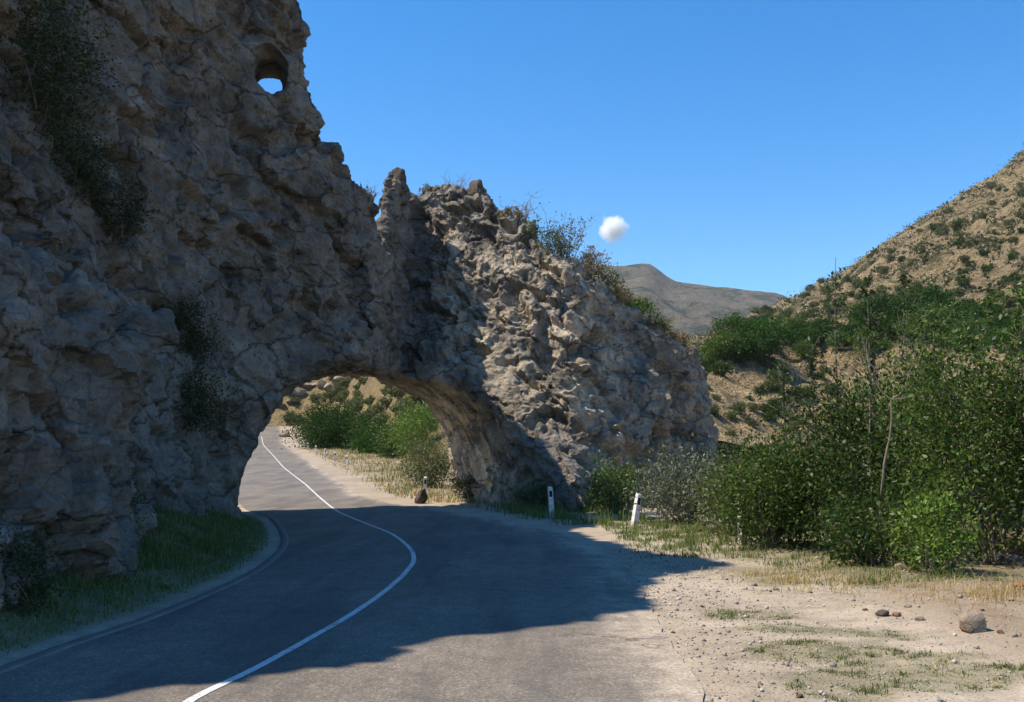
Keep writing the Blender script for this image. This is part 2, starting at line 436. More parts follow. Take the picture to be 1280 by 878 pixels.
# ------------------------------------------------------------------ ground sheet
def near_noise(x, y): return .05 * fbm(x * .45, y * .45, 0 * x, 3) + .018 * fbm(x * 2.2, y * 2.2, 1 + 0 * x, 3)
def ground_z(x, y):
    x, y = np.broadcast_arrays(np.asarray(x, float), np.asarray(y, float))
    xl, xr = XL(np.clip(y, -4, 390)), XR(np.clip(y, -4, 390))
    z0 = zr(np.clip(y, -50, 400))
    dl = np.maximum(0, xl - .45 - x); dr = np.maximum(0, x - xr)
    off = np.maximum(dl, dr)
    z = z0 + near_noise(x, y) * sstep(.0, 1.2, off) - .02 * sstep(.3, -.1, off)
    z = z + sstep(0, 3.5, dl) * .9 * sstep(40, 30, y) + .12 * np.minimum(dl, 25) * sstep(45, 70, y)
    # the shoulder swells a little and then the river bank drops away on the right
    z = z + .10 * sstep(2, 5, dr) * sstep(34, 25, y)
    z = z - 5.5 * sstep(0, 1, (x - (9.5 + .12 * (y - 20))) / 9) * sstep(55, 30, y)
    z = z - 5.5 * sstep(5, 16, x) * sstep(30, 55, y)
    far = sstep(45, 130, np.hypot(x - .5 * (xl + xr), np.maximum(0, np.maximum(-y - 20, y - 300))))
    return z * (1 - far) + far * -6.0
gx = np.concatenate([-60 - np.geomspace(.8, 3740, 50)[::-1], np.arange(-60, -10, .6), np.arange(-10, 13, .13), np.arange(13, 40, .6), 40 + np.geomspace(.01, 3760, 50)])
gy = np.concatenate([-20 - np.geomspace(.8, 3780, 40)[::-1], np.arange(-20, 6, .5), np.arange(6, 34, .13), np.arange(34, 60, .4), np.arange(60, 200, .8), 200 + np.geomspace(.01, 3600, 60)])
GX, GY = np.meshgrid(gx, gy, indexing='ij')
GZ = ground_z(GX, GY)
xl_, xr_ = XL(np.clip(GY, -4, 390)), XR(np.clip(GY, -4, 390))
drr = GX - xr_
TURF = []
for (u_, v_, rx_, ry_) in ((950, 770, .55, .5), (1000, 790, .7, .45), (985, 812, .45, .4), (1060, 815, .7, .45), (1040, 850, .75, .45), (1130, 838, .8, .4), (1190, 855, .7, .35), (1095, 790, .5, .35), (1215, 825, .6, .25), (1040, 872, .6, .35), (1250, 845, .4, .3), (1165, 800, .5, .3)):
    _p = at(u_, v_, 1.0); _d = CH / ((CH - _p[2])); TURF.append((_p[0] * _d, _d, rx_, ry_))
def turf_fn(x, y):
    """where grass grows"""
    xl, xr = XL(np.clip(y, -4, 390)), XR(np.clip(y, -4, 390))
    dr = x - xr; dl = xl - .5 - x
    n = fbm(x * .55 + 3, y * .55, 0 * x + 2, 4) + .25 * fbm(x * 2.5, y * 2.5, 0 * x, 2)
    near = 0
    for (px_, py_, rx_, ry_) in TURF: near = near + np.exp(-((x - px_) / rx_) ** 2 - ((y - py_) / ry_) ** 2)
    near = sstep(.35, .85, near + .55 * n)
    strip = sstep(-.25, .2, n) * sstep(14.5, 16.5, y) * sstep(1.7, 2.3, dr + np.clip((22 - y) * .04, -.5, .3)) * sstep(36, 31, y)
    left = sstep(-.1, .15, dl) * (1.3 + .4 * sstep(-.3, .2, n))
    far = sstep(2.2, 4, dr) * sstep(38, 44, y) * sstep(-.3, .1, n)
    return np.clip(near + strip + left + far, 0, 1.6)
turf = turf_fn(GX, GY)
earth = np.clip(sstep(2.6, 4.2, drr) * sstep(40, 20, GY) + sstep(40, 44, GY) * .3, 0, 1)
link('ground', mesh('ground', np.stack([GX, GY, GZ], -1).reshape(-1, 3), [grid_faces(*GX.shape)], True,
     {'turf': turf.ravel(), 'earth': earth.ravel()}), M['ground'], kind='structure')

def strip_mesh(name, ys, xa, xb, dz, nx, uv=False, crown=0):
    t = np.linspace(0, 1, nx)
    X = xa[:, None] * (1 - t) + xb[:, None] * t
    Y = np.repeat(ys[:, None], nx, 1)
    Z = zr(Y) + dz + crown * (1 - (2 * t - 1) ** 2)[None, :]
    me = mesh(name, np.stack([X, Y, Z], -1).reshape(-1, 3), [grid_faces(*X.shape)[:, ::-1]], True)
    if uv:
        e = np.minimum(X - X[:, :1], X[:, -1:] - X)
        # the left side has a gutter: little dust there
        e = np.where(t[None, :] < .5, e + 1.1, e)
        lay = me.uv_layers.new(name='UVMap'); idx = np.empty(len(me.loops), np.int32); me.loops.foreach_get('vertex_index', idx)
        lay.data.foreach_set('uv', np.stack([e.ravel()[idx], Y.ravel()[idx]], -1).astype(np.float32).ravel())
    return me
ys = np.concatenate([np.arange(-4, 60, .25), np.arange(60, 260, 1.0)])
edge_wob = .13 * fbm(ys * .8, ys * 0, ys * 0, 4) + .03 * fbm(ys * 4, ys * 0 + 5, ys * 0, 2)
link('road', strip_mesh('road', ys, XL(ys), XR(ys) + edge_wob, .004, 17, True, .015), M['asphalt'], kind='structure')
def wl(y): return .065 + .02 * sstep(10, 40, y)
slope = np.gradient(XC(ys), ys); k = np.sqrt(1 + slope ** 2)
wob = .012 * fbm(ys * .7, ys * 0 + 9, ys * 0, 2)
# road crown height at the line
tl = (XC(ys) - XL(ys)) / (XR(ys) - XL(ys))
def line_mesh():
    X = np.stack([XC(ys) - .045 * k + wob, XC(ys) + .045 * k + wob], 1)
    Y = np.repeat(ys[:, None], 2, 1); Z = zr(Y) + .010 + (.015 * (1 - (2 * tl - 1) ** 2))[:, None]
    sel = ys < 150
    X, Y, Z = X[sel], Y[sel], Z[sel]
    return mesh('road_marking', np.stack([X, Y, Z], -1).reshape(-1, 3), [grid_faces(*X.shape)[:, ::-1]], True)
link('road_marking', line_mesh(), M['paint'], kind='structure')
# concrete gutter along the cliff side
yk = np.arange(5, 33.5, .25)
def kerb_mesh():
    sl = np.gradient(XL(yk), yk); kk = np.sqrt(1 + sl ** 2)
    prof = [(0.0, -.05), (0.0, .010), (-.03, .013), (-.17, .014), (-.2, -.05)]
    w = .02 * fbm(yk * 2, yk * 0 + 4, yk * 0, 3)
    V = np.stack([np.stack([XL(yk) + (a * kk + (w if i in (2, 3, 4) else 0)), yk, zr(yk) + b + (.01 * fbm(yk * 3, yk * 0 + i, yk * 0, 2))], -1) for i, (a, b) in enumerate(prof)], 1)
    return mesh('kerb', V.reshape(-1, 3), [grid_faces(len(yk), len(prof))], False)
link('kerb', kerb_mesh(), M['kerb'], kind='structure')

# ------------------------------------------------------------------ cliff with the road arch
POLY = np.array([  # x, y, lean, ledge
    (-9.5, 2.0, .35, .6), (-6.9, 7, .22, 1), (-6.4, 12, .10, 1), (-6.15, 16, .08, 1), (-6.9, 19.3, .08, .9),
    (-8.6, 21.0, .12, .1), (-8.2, 25, .12, 0), (-8.3, 29.6, .06, 0), (-5.0, 34.6, .06, 0), (-3.2, 36.6, .06, 0), (-.5, 37.0, .08, 0),
    (2.2, 36.5, .08, 0), (3.9, 38.6, .10, 0), (6.8, 43.6, .10, 0), (10.3, 47.6, .06, 0), (10.5, 53, .08, 0),
    (1, 54.2, .08, 0), (-4.8, 49.6, .02, 0), (-8.4, 44.0, .04, 0), (-11.8, 36.8, .2, 0), (-16, 34.5, .25, 0), (-25.5, 34.5, .2, 0), (-26, 0, .2, 0)])
def facets(p, seed=0):
    """broken-rock relief: every cell of a jittered lattice is a small tilted plane"""
    pi = np.floor(p).astype(np.int32); p = p.astype(np.float32)
    best = np.full(len(p), 9.0, np.float32); out = np.zeros(len(p), np.float32)
    rr = np.random.default_rng(60 + seed); off = rr.uniform(-.5, .5, 256).astype(np.float32); sl = rr.normal(0, .55, (256, 3)).astype(np.float32)
    for dx in (-1, 0, 1):
        for dy in (-1, 0, 1):
            for dz in (-1, 0, 1):
                cx_, cy_, cz_ = pi[:, 0] + dx, pi[:, 1] + dy, pi[:, 2] + dz
                h = _perm[_perm[_perm[(cx_ + seed) & 255] + (cy_ & 255)] + (cz_ & 255)]
                g_ = _g[h]
                ex, ey, ez = p[:, 0] - cx_ - .5 - .45 * g_[:, 0], p[:, 1] - cy_ - .5 - .45 * g_[:, 1], p[:, 2] - cz_ - .5 - .45 * g_[:, 2]
                d2 = ex * ex + ey * ey + ez * ez
                m_ = d2 < best
                best = np.where(m_, d2, best)
                s_ = sl[h]
                out = np.where(m_, off[h] + ex * s_[:, 0] + ey * s_[:, 1] + ez * s_[:, 2], out)
    return out
def poly_sdf(x, y):
    sh = x.shape; p = np.stack([x.ravel(), y.ravel()], -1)
    n = len(POLY); best = np.full(len(p), 1e9); lean = np.zeros(len(p)); led = np.zeros(len(p)); inside = np.zeros(len(p), bool)
    for i in range(n):
        a = POLY[i]; b = POLY[(i + 1) % n]
        e = b[:2] - a[:2]; w = p - a[:2]
        t = np.clip(w @ e / (e @ e), 0, 1)
        d = np.hypot(*(w - t[:, None] * e).T)
        up = d < best
        best[up] = d[up]; lean[up] = (a[2] + t * (b[2] - a[2]))[up]; led[up] = (a[3] + t * (b[3] - a[3]))[up]
        c = ((a[1] > p[:, 1]) != (b[1] > p[:, 1])) & (p[:, 0] < (b[0] - a[0]) * (p[:, 1] - a[1]) / (b[1] - a[1] + 1e-12) + a[0])
        inside ^= c
    d = np.where(inside, best, -best)
    return d.reshape(sh), lean.reshape(sh), led.reshape(sh)
def blur2(a, k):
    ker = np.hanning(2 * k + 3); ker /= ker.sum()
    for ax in (0, 1):
        a = np.apply_along_axis(lambda r: np.convolve(np.pad(r, k + 1, mode='edge'), ker, 'valid'), ax, a)
    return a
SIL = np.array([(-600, -900), (250, -300), (318, -70), (345, -30), (360, 0), (374, 28), (380, 60), (379, 100), (380, 130), (394, 150), (412, 185), (424, 205), (435, 235), (455, 247), (478, 243),
                (484, 226), (506, 226), (512, 232), (530, 224), (556, 226), (562, 233), (584, 236), (592, 236), (606, 244), (620, 268), (645, 283), (666, 300), (672, 325),
                (690, 334), (735, 352), (760, 380), (790, 402), (830, 432), (862, 440), (870, 447), (876, 470), (884, 520), (895, 600), (930, 660)], float)
DR = np.array([(300, 33), (345, 33.5), (380, 34), (437, 36.5), (474, 38.4), (488, 45.3), (534, 45.8), (560, 46), (600, 46.5), (670, 46.5), (720, 47), (760, 47.5), (830, 49), (870, 50), (900, 51)], float)
def smin(a, b, k):
    h = np.clip(.5 + .5 * (b - a) / k, 0, 1)
    return b * (1 - h) + a * h - k * h * (1 - h)
VS = .25
x0, x1, y0, y1, z0, z1 = -27.0, 12.0, -.5, 55.0, -2.2, 29.0
ax_, ay_, az_ = np.arange(x0, x1, VS), np.arange(y0, y1, VS), np.arange(z0, z1, VS)
PX, PY = np.meshgrid(ax_, ay_, indexing='ij')
D, LE, LD = poly_sdf(PX, PY)
LE = blur2(LE, 6); LD = blur2(LD, 4)
# crest height
vs_ = 300.0
for _ in range(4):
    uu = 640 + (PX / np.maximum(PY, 1)) * F * (CP + SP * (vs_ - 439.0) / F)
    vs_ = np.interp(uu, SIL[:, 0], SIL[:, 1])
dr_ = np.interp(uu, DR[:, 0], DR[:, 1]); vs_ = vs_ + np.interp(uu, [470, 485, 610, 640], [0, 9, 9, 0])
zcrest = CH + elev(vs_) * dr_ - np.interp(uu, [474, 488], [1.5, .45]) * np.maximum(0, PY - dr_ - np.interp(uu, [474, 488], [.6, 1.2])) 
Hm = np.interp(PY, [0, 4, 5.8, 8, 9.2, 10.9, 12.8, 14.8, 16.5, 18, 19.5, 21.5, 24, 30, 32.5, 35], [3.0, 7.2, 9.8, 12.6, 13.9, 15.8, 17.4, 18.3, 19.4, 20.9, 21.0, 19.4, 17.5, 17.0, 18.6, 18.6]) + .35 * np.maximum(0, -11 - PX)
HT = np.where(uu < 318, Hm, np.minimum(Hm, zcrest))
# arch
def line_x(a, b, y): return a[0] + (b[0] - a[0]) * (y - a[1]) / (b[1] - a[1])
wl_ = line_x((-7.75, 29.8), (-11.2, 38), PY); wr_ = line_x((.15, 39.6), (-3.1, 49.5), PY)
flare = .10 * np.exp(-np.maximum(D, 0) / 1.2)
AQ = (PX - .5 * (wl_ + wr_)) / (.5 * (wr_ - wl_)); AQ = np.where(AQ > 0, AQ / (1 + 1.8 * flare), AQ); AHW = .5 * (wr_ - wl_)
AHT = 5.35 * (1 + flare * .8)
Zg = az_[None, None, :].astype(np.float32)
f1 = (D[..., None] - LE[..., None] * np.maximum(Zg, -1) - LD[..., None] * 2.7 * sstep(5.0, 6.2, Zg - .35 * np.clip(12 - PY, -8, 3)[..., None] * .3)).astype(np.float32)
f2 = ((HT[..., None] - Zg) * .75).astype(np.float32)
xx, yy_, zz_ = PX[..., None].astype(np.float32), PY[..., None].astype(np.float32), Zg
# noise, with streaks that fall to the right across the arch face
ca, sa = math.cos(math.radians(42)), math.sin(math.radians(42))
sx, sz = xx * ca - zz_ * sa, xx * sa + zz_ * ca
nb = perlin(xx * .2, yy_ * .2, zz_ * .17)
n1 = perlin(sx * .22, yy_ * .4, sz * .62)
f1 = f1 + .75 * nb + .5 * n1
f2 = f2 + .10 * n1
# the right flank leans back and looks at the camera side
fl = (yy_ - (38.5 + .56 * np.maximum(Zg, -1) - .30 * (xx + 3.6) + 1.4 * np.clip(xx - 2.3, 0, 3))) * .86 + 10 * sstep(-4.5, -6.2, xx) + 100 * np.maximum(sstep(-5.4, -6.4, xx), sstep(36, 33, yy_)) + .35 * nb + .4 * n1
f1 = smin(f1, fl.astype(np.float32), .8); del fl
f = smin(f1, f2, .5)
pe = np.where(AQ > 0, 3.0, 2.2)[..., None]
r = ((np.abs(AQ[..., None]) ** pe + (np.clip(Zg + 0, 0, None) / AHT[..., None]) ** pe) ** (1 / pe))
g = ((r - 1) * np.minimum(AHW, 5.0)[..., None]).astype(np.float32) + .12 * n1
g = np.where((PY > 24)[..., None] & (PX > -20)[..., None], g, 9).astype(np.float32)
f = smin(f, g, .55); del r
# the small natural window high in the crag
hx, hy = math.sin(math.atan(-.252)), math.cos(math.atan(-.252))
al = PX * hx + PY * hy; la = PX * hy - PY * hx
zc = 14.72
wr = np.sqrt((la[..., None] / .54) ** 2 + (np.where(Zg > zc, (Zg - zc) / .78, (Zg - zc) / .72)) ** 2)
wv = (wr - 1) * .45
wv = np.where((al > 25)[..., None], wv, 9)
cone = np.sqrt(la[..., None] ** 2 + (Zg - zc) ** 2) - (.55 + np.clip(al - 35.2, 0, 2.2) * 1.1)[..., None]
cone = np.where((al > 35.2)[..., None], cone, 9)
f = np.minimum(f, np.minimum(wv, cone)).astype(np.float32); del wr, wv, cone, f1, f2, nb, n1, sx, sz
# closed at the borders of the block
f[0], f[-1], f[:, 0], f[:, -1], f[:, :, 0], f[:, :, -1] = (-1,) * 6
def surface_nets(f, org, h):
    s = f > 0
    nx, ny, nz = f.shape
    c = np.zeros((nx - 1, ny - 1, nz - 1), np.int8)
    for i in (0, 1):
        for j in (0, 1):
            for kk in (0, 1): c += s[i:nx - 1 + i, j:ny - 1 + j, kk:nz - 1 + kk]
    act = (c > 0) & (c < 8)
    ids = np.full(act.shape, -1, np.int64); cells = np.argwhere(act); ids[act] = np.arange(len(cells))
    acc = np.zeros((len(cells), 3)); cnt = np.zeros(len(cells))
    cx, cy, cz = cells.T
    for axn in range(3):
        oth = [a for a in range(3) if a != axn]
        for a in (0, 1):
            for b in (0, 1):
                o = np.zeros(3, int); o[oth[0]] = a; o[oth[1]] = b
                q = o.copy(); q[axn] = 1
                fa = f[cx + o[0], cy + o[1], cz + o[2]]; fb = f[cx + q[0], cy + q[1], cz + q[2]]
                m = (fa > 0) != (fb > 0)
                t = fa / np.where(m, fa - fb, 1)
                pt = np.tile(o.astype(float), (len(cells), 1)); pt[:, axn] = t
                acc[m] += pt[m]; cnt[m] += 1
    V = org + (cells + acc / cnt[:, None]) * h
    quads = []
    for axn in range(3):
        sl0 = [slice(1, -1)] * 3; sl0[axn] = slice(0, -1); sl1 = [slice(1, -1)] * 3; sl1[axn] = slice(1, None)
        a, b = s[tuple(sl0)], s[tuple(sl1)]
        e = np.argwhere(a != b); 
        off = np.ones(3, int); off[axn] = 0
        e = e + off
        flip = s[e[:, 0], e[:, 1], e[:, 2]]
        o1, o2 = [(1, 2), (2, 0), (0, 1)][axn]
        d1 = np.zeros(3, int); d1[o1] = 1; d2 = np.zeros(3, int); d2[o2] = 1
        get = lambda w: ids[w[:, 0], w[:, 1], w[:, 2]]
        qd = np.stack([get(e - d1 - d2), get(e - d2), get(e), get(e - d1)], -1)
        qd[~flip] = qd[~flip][:, ::-1]
        quads.append(qd)
    return V, np.concatenate(quads)
V, Q = surface_nets(f, np.array((x0, y0, z0)), VS)
del f, g
# keep what may be seen or cast shade: drop faces below ground
keep = (V[Q][:, :, 2].max(1) > -1.6)
Q = Q[keep]
tmp = mesh('cliff_base', V, [Q], True)
ob = bpy.data.objects.new('cliff_base', tmp); C.objects.link(ob)
md = ob.modifiers.new('s', 'SUBSURF'); md.levels = 2; md.render_levels = 2
dg = bpy.context.evaluated_depsgraph_get()
me = bpy.data.meshes.new_from_object(ob.evaluated_get(dg))
bpy.data.objects.remove(ob); bpy.data.meshes.remove(tmp)
me.name = 'cliff'; me.materials.clear()
nv = len(me.vertices); P = np.empty(nv * 3, np.float32); me.vertices.foreach_get('co', P); P = P.reshape(-1, 3)
NR = np.empty(nv * 3, np.float32); me.vertices.foreach_get('normal', NR); NR = NR.reshape(-1, 3)
x, y, z = P.T
sx, sz = x * ca - z * sa, x * sa + z * ca
lum = sstep(-4.2, -2.6, x) * sstep(38.2, 39.5, y) * (.5 + .5 * sstep(6.5, 3.5, x))    # knobbly conglomerate of the right flank, also masks its painted-in sunlight
near = sstep(24, 18, y)
cw = fbm(x * .8, y * .8, z * .8, 3); cv = fbm(x * .8 + 31, y * .8, z * .8 + 9, 3)
fine = fbm(x * 2.6, y * 2.6, z * 2.6, 4, .6)
PS = np.stack([sx, y, sz * 1.7], -1)                     # bedding falls to the right
W = np.stack([cw, cv, cw - cv], -1)
amp = .36 + .30 * near + .16 * lum
disp = amp * (.42 * facets(PS * .42 + W * .22, 1) + .20 * facets(PS * 1.05 + W * .3 + 7, 2) + .085 * facets(np.stack([x, y, z], -1) * 2.6 + W * .4 + 3, 3))
disp += .15 * ridged(sx * .5, y * .9, sz * 1.5, 4) - .10 + .07 * fine
disp += lum * (.11 * (.55 - cellular(np.stack([x + .3 * cw, y, z - .3 * cv], -1) * 1.5)) + .09 * ridged(x * 1.3 + 3, y * 1.3, z * 1.7, 4))
gate = sstep(-.05, .35, perlin(x * .28 + 40, y * .28, z * .28))
disp -= .28 * gate * sstep(.40, .16, cellular(np.stack([x * .6 + .4 * cw, y * .6, z * .75 + .3 * cv], -1) + 21.0))
crk = ridged(sx * .23 + 11, y * .33, sz * .5, 3)
disp -= .45 * sstep(1.12, 1.4, crk)
al_ = x * hx + y * hy; wd = np.hypot(x * hy - y * hx, z - zc)
disp *= 1 - .5 * sstep(27, 29, y) * sstep(51, 48, y) * sstep(7.0, 5.6, z) * sstep(-13.5, -12, x) * sstep(1.2, -.2, x)
disp *= np.where(al_ > 25, .30 + .70 * sstep(.7, 1.5, wd), 1)
P2 = P + NR * disp[:, None]
me.attributes.new('pale', 'FLOAT', 'POINT').data.foreach_set('value', (lum * sstep(-.5, .3, cw + .4 * fine)).astype(np.float32))  # where pale conglomerate and painted sunlight brighten the flank colour
me.vertices.foreach_set('co', P2.astype(np.float32).ravel())
me.polygons.foreach_set('use_smooth', np.ones(len(me.polygons), bool)); me.update(); me.set_sharp_from_angle(angle=math.radians(38))
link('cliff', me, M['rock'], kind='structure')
print('cliff verts', nv)

# blind test points on the cliff for planting
from mathutils import Vector
from mathutils.bvhtree import BVHTree
_tri = None
bvh = BVHTree.FromPolygons([tuple(p) for p in V.astype(float)], [tuple(int(i) for i in q) for q in Q])
def on_cliff(u, v, dmin=6):
    a = at(u, v, 1.0) - np.array((0, 0, CH)); a = a / np.linalg.norm(a)
    hit = bvh.ray_cast(Vector((0, 0, CH)), Vector(a), 200)
    if hit[0] is None: return None, None
    return np.array(hit[0]), np.array(hit[1])
def drop(x, y, z=40):
    hit = bvh.ray_cast(Vector((x, y, z)), Vector((0, 0, -1)), 100)
    return None if hit[0] is None else np.array(hit[0])

# ------------------------------------------------------------------ hills
def polar_hill(name, uA, uB, nu, sil, prof, drange, nd, noise_amp, noise_scale, mat, rough_sil=0, back=.5):
    """terrain face: for every bearing a profile from foot to crest, then falling away behind"""
    us = np.linspace(uA, uB, nu); ta = uslope(us)
    vr = np.interp(us, *np.array(sil, float).T)
    d0, d1 = drange
    t = np.linspace(0, 1, nd); tb = np.linspace(0, 1, 24)[1:]
    d = d0 * (d1 / d0) ** t
    ts, vals = zip(*prof); w = np.interp(t, ts, vals)   # fraction of the way up the picture
    A, Dd = np.meshgrid(ta, d, indexing='ij')
    v = 575 + (vr[:, None] - 575) * w[None, :]
    Zf = CH + elev(v) * Dd
    db = d1 + tb * (d1 * .6); Ab, Db = np.meshgrid(ta, db, indexing='ij')
    Zb = Zf[:, -1:] - (Db - d1) * back
    Y = np.concatenate([Dd, Db], 1); X = np.concatenate([A * Dd, Ab * Db], 1); Z = np.concatenate([Zf, Zb], 1)
    amp = noise_amp * np.concatenate([np.interp(t, [0, .2, .85, 1], [.3, 1, 1, .18]), np.full(len(tb), .6)])[None, :]
    Z = Z + amp * (ridged(X * noise_scale, Y * noise_scale * .6, 0 * X, 4) - .7) + amp * .25 * fbm(X * noise_scale * 6, Y * noise_scale * 6, 0 * X, 3)
    o = link(name, mesh(name, np.stack([X, Y, Z], -1).reshape(-1, 3), [grid_faces(*X.shape)[:, ::-1]], True), mat, kind='structure')
    def zfun(u, k):   # height at bearing u, fraction k of the depth range
        i = np.interp(u, us, np.arange(nu)); j = k * (nd - 1)
        i0, j0 = int(round(i)), int(round(j))
        return np.array((X[i0, j0], Y[i0, j0], Z[i0, j0]))
    return zfun
SILH = [(300, 560), (700, 520), (840, 455), (862, 437), (900, 416), (950, 393), (1000, 371), (1050, 346), (1100, 312), (1150, 281), (1190, 254), (1235, 229), (1255, 223), (1280, 204), (1340, 150), (1500, 60), (1700, 20), (2300, 60)]
hillside = polar_hill('hillside', 790, 2200, 300, SILH, [(0, 0), (.14, .22), (.3, .42), (.45, .60), (.6, .70), (.8, .84), (1, 1)], (85, 430), 200, 8.0, .022, M['hillside'])
SILM = [(-2500, 300), (400, 310), (700, 332), (735, 331), (775, 332), (798, 331), (812, 330), (822, 338), (833, 348), (848, 355), (880, 357), (905, 359), (940, 363), (975, 368), (1010, 385), (1100, 420), (1400, 430), (3000, 350)]
polar_hill('mountain', -1800, 2600, 420, SILM, [(0, 0), (.3, .22), (.6, .50), (.85, .78), (.95, .9), (1, 1)], (620, 1900), 130, 32, .0042, M['mountain'], back=.3)
# hill seen through the arch, right and left of the climbing road
hx_ = np.linspace(-150, 45, 196); hy_ = np.linspace(50, 300, 200)
HX, HY = np.meshgrid(hx_, hy_, indexing='ij')
mr = sstep(6, 26, HX - XR(HY)); ml = sstep(3, 24, XL(HY) - HX)
HR = 30 * np.exp(-((HX + 16) / 26) ** 2 - ((HY - 165) / 62) ** 2) + 6 * np.exp(-((HX + 12) / 14) ** 2 - ((HY - 100) / 25) ** 2)
HL = 26 * np.exp(-((HX + 85) / 40) ** 2 - ((HY - 215) / 90) ** 2)
endm = sstep(185, 215, HY) * 20 * np.exp(-((HX + 55) / 30) ** 2)
HZ = zr(HY) - 1.3 - 5 * sstep(10, 35, HX) + mr * HR + ml * HL + endm + np.maximum(mr, ml) * (1.8 * ridged(HX * .08, HY * .08, 0 * HX, 4) - .6)
link('hill', mesh('hill', np.stack([HX, HY, HZ], -1).reshape(-1, 3), [grid_faces(*HX.shape)], True), M['hill'], kind='structure')
def hill_z(x, y):
    i = int(np.clip(round((x + 150) / 1.0), 0, 195)); j = int(np.clip(round((y - 50) / (250 / 199)), 0, 199))
    return max(float(HZ[i, j]), float(ground_z(x, y)))

# ------------------------------------------------------------------ plants
def crown(seed, rx, ry, rz, nclump, per, size, zc=None, cr=.24, width=.5, hollow=.25, flat=0, droop=0):
    """foliage in uneven clumps over an uneven crown; returns (verts, faces, clump centres)"""
    rng = np.random.default_rng(seed)
    zc = rz * .84 if zc is None else zc
    d = rng.normal(size=(nclump * 3, 3)); d /= np.linalg.norm(d, axis=1)[:, None]
    rad = hollow + (1 - hollow) * rng.random(nclump * 3) ** .6
    lump = 1 + .38 * fbm(d[:, 0] * 1.6 + seed, d[:, 1] * 1.6, d[:, 2] * 1.6, 2)
    c = d * (rad * lump)[:, None] * (rx, ry, rz); c[:, 2] += zc
    c = c[c[:, 2] > -.02][:nclump]
    m = min(rx, ry, rz) * cr
    k = np.repeat(np.arange(len(c)), per)
    sz = np.exp(rng.normal(0, .35, len(c)))
    p = c[k] + rng.normal(size=(len(k), 3)) * (m * sz[k])[:, None] * (1, 1, .75)
    p = p[p[:, 2] > .0]
    ctr = np.array((0, 0, zc)); outw = p - ctr; outw /= np.linalg.norm(outw, axis=1)[:, None] + 1e-6
    v, f = leaves(p, size, rng, width, .3 - droop, outw * .5)
    return v, f, c
def stems(mb, seed, c, r0, n, base_spread=.15):
    rng = np.random.default_rng(seed + 50)
    idx = rng.choice(len(c), min(n, len(c)), replace=False)
    for i in idx:
        b = np.array((rng.normal(0, base_spread), rng.normal(0, base_spread), -.15))
        p = curved(b, c[i], rng, .07, 7)
        tube(mb, p, np.linspace(r0 * rng.uniform(.6, 1), r0 * .15, 7), 5)
def shrub(name, label, cat, loc, seed, rx, ry, rz, nclump, per, size, mat, stem_mat='bark', r0=.03, ns=30, group=None, rotz=0., zc=None, **kw):
    t = thing(name, label, cat, loc, (0, 0, rotz), group)
    v, f, c = crown(seed, rx, ry, rz, nclump, per, size, zc, **kw)
    link('foliage', mesh('foliage', v, [f]), M[mat], t)
    mb = MB(); stems(mb, seed, c, r0, ns, min(rx, ry) * .15)
    link('stem', mb.mesh('stem', True), M[stem_mat], t)
    return t
def tree(name, label, cat, loc, seed, h, rad, trunk_h, nclump, per, size, mat, group=None, r0=.12, **kw):
    t = thing(name, label, cat, loc, (0, 0, 0), group)
    rz = (h - trunk_h) / 2
    v, f, c = crown(seed, rad, rad, rz, nclump, per, size, trunk_h + rz, **kw)
    link('crown', mesh('crown', v, [f]), M[mat], t)
    rng = np.random.default_rng(seed + 9); mb = MB()
    top = np.array((rng.normal(0, .15), rng.normal(0, .15), trunk_h + rz * .9))
    tr = curved((0, 0, -.3), top, rng, .03, 8); tube(mb, tr, np.linspace(r0, r0 * .35, 8), 7)
    for i in rng.choice(len(c), min(14, len(c)), replace=False):
        b = tr[rng.integers(3, 7)]; tube(mb, curved(b, c[i], rng, .08, 5), np.linspace(r0 * .4, r0 * .08, 5), 5)
    link('trunk', mb.mesh('trunk', True), M['bark'], t)
    return t
def gp(u, v):
    """ground point under a photo pixel (near ground, by marching)"""
    for d in np.arange(5, 60, .05):
        p = at(u, v, d)
        if p[2] <= ground_z(p[0], p[1]): return np.array((p[0], d, float(ground_z(p[0], p[1]))))
    return at(u, v, 60)
def gpd(u, d):
    x = float(uslope(u, 600) * d); return np.array((x, d, float(ground_z(x, d))))

# --- roadside thicket on the right
shrub('leafy_bush', 'broad green bush at the left end of the thicket, half covering a white post', 'bush', gpd(962, 21.9), 11, 1.15, 1.1, 1.22, 130, 102, .078, 'leaf_mid', group='bushes of the roadside thicket')
shrub('leafy_bush', 'big dark bush with brownish hollows in the middle of the roadside thicket', 'bush', gpd(1062, 21.0), 12, 1.5, 1.3, 1.9, 165, 105, .078, 'leaf_dark', group='bushes of the roadside thicket')
shrub('leafy_bush', 'tall glossy green bush at the right edge of the photo, the highest of the thicket', 'bush', gpd(1225, 18.6), 13, 1.5, 1.4, 2.4, 175, 105, .078, 'leaf_mid', group='bushes of the roadside thicket')
shrub('leafy_bush', 'dense green bush cut by the right photo border, right of the tallest bush', 'bush', gpd(1345, 17.3), 14, 1.3, 1.4, 2.4, 170, 102, .078, 'leaf_dark', group='bushes of the roadside thicket')
shrub('leafy_bush', 'sunlit yellow-green bush rising behind the dark middle bush, under the bare forked branch', 'bush', gpd(1140, 23.5), 15, 1.6, 1.2, 2.45, 135, 102, .078, 'leaf_bright', group='bushes of the roadside thicket')
shrub('leafy_bush', 'low light green bush in front of the thicket beside the tall straw', 'bush', gpd(1163, 16.6), 16, .55, .5, .75, 70, 45, .07, 'leaf_bright', group='bushes of the roadside thicket')
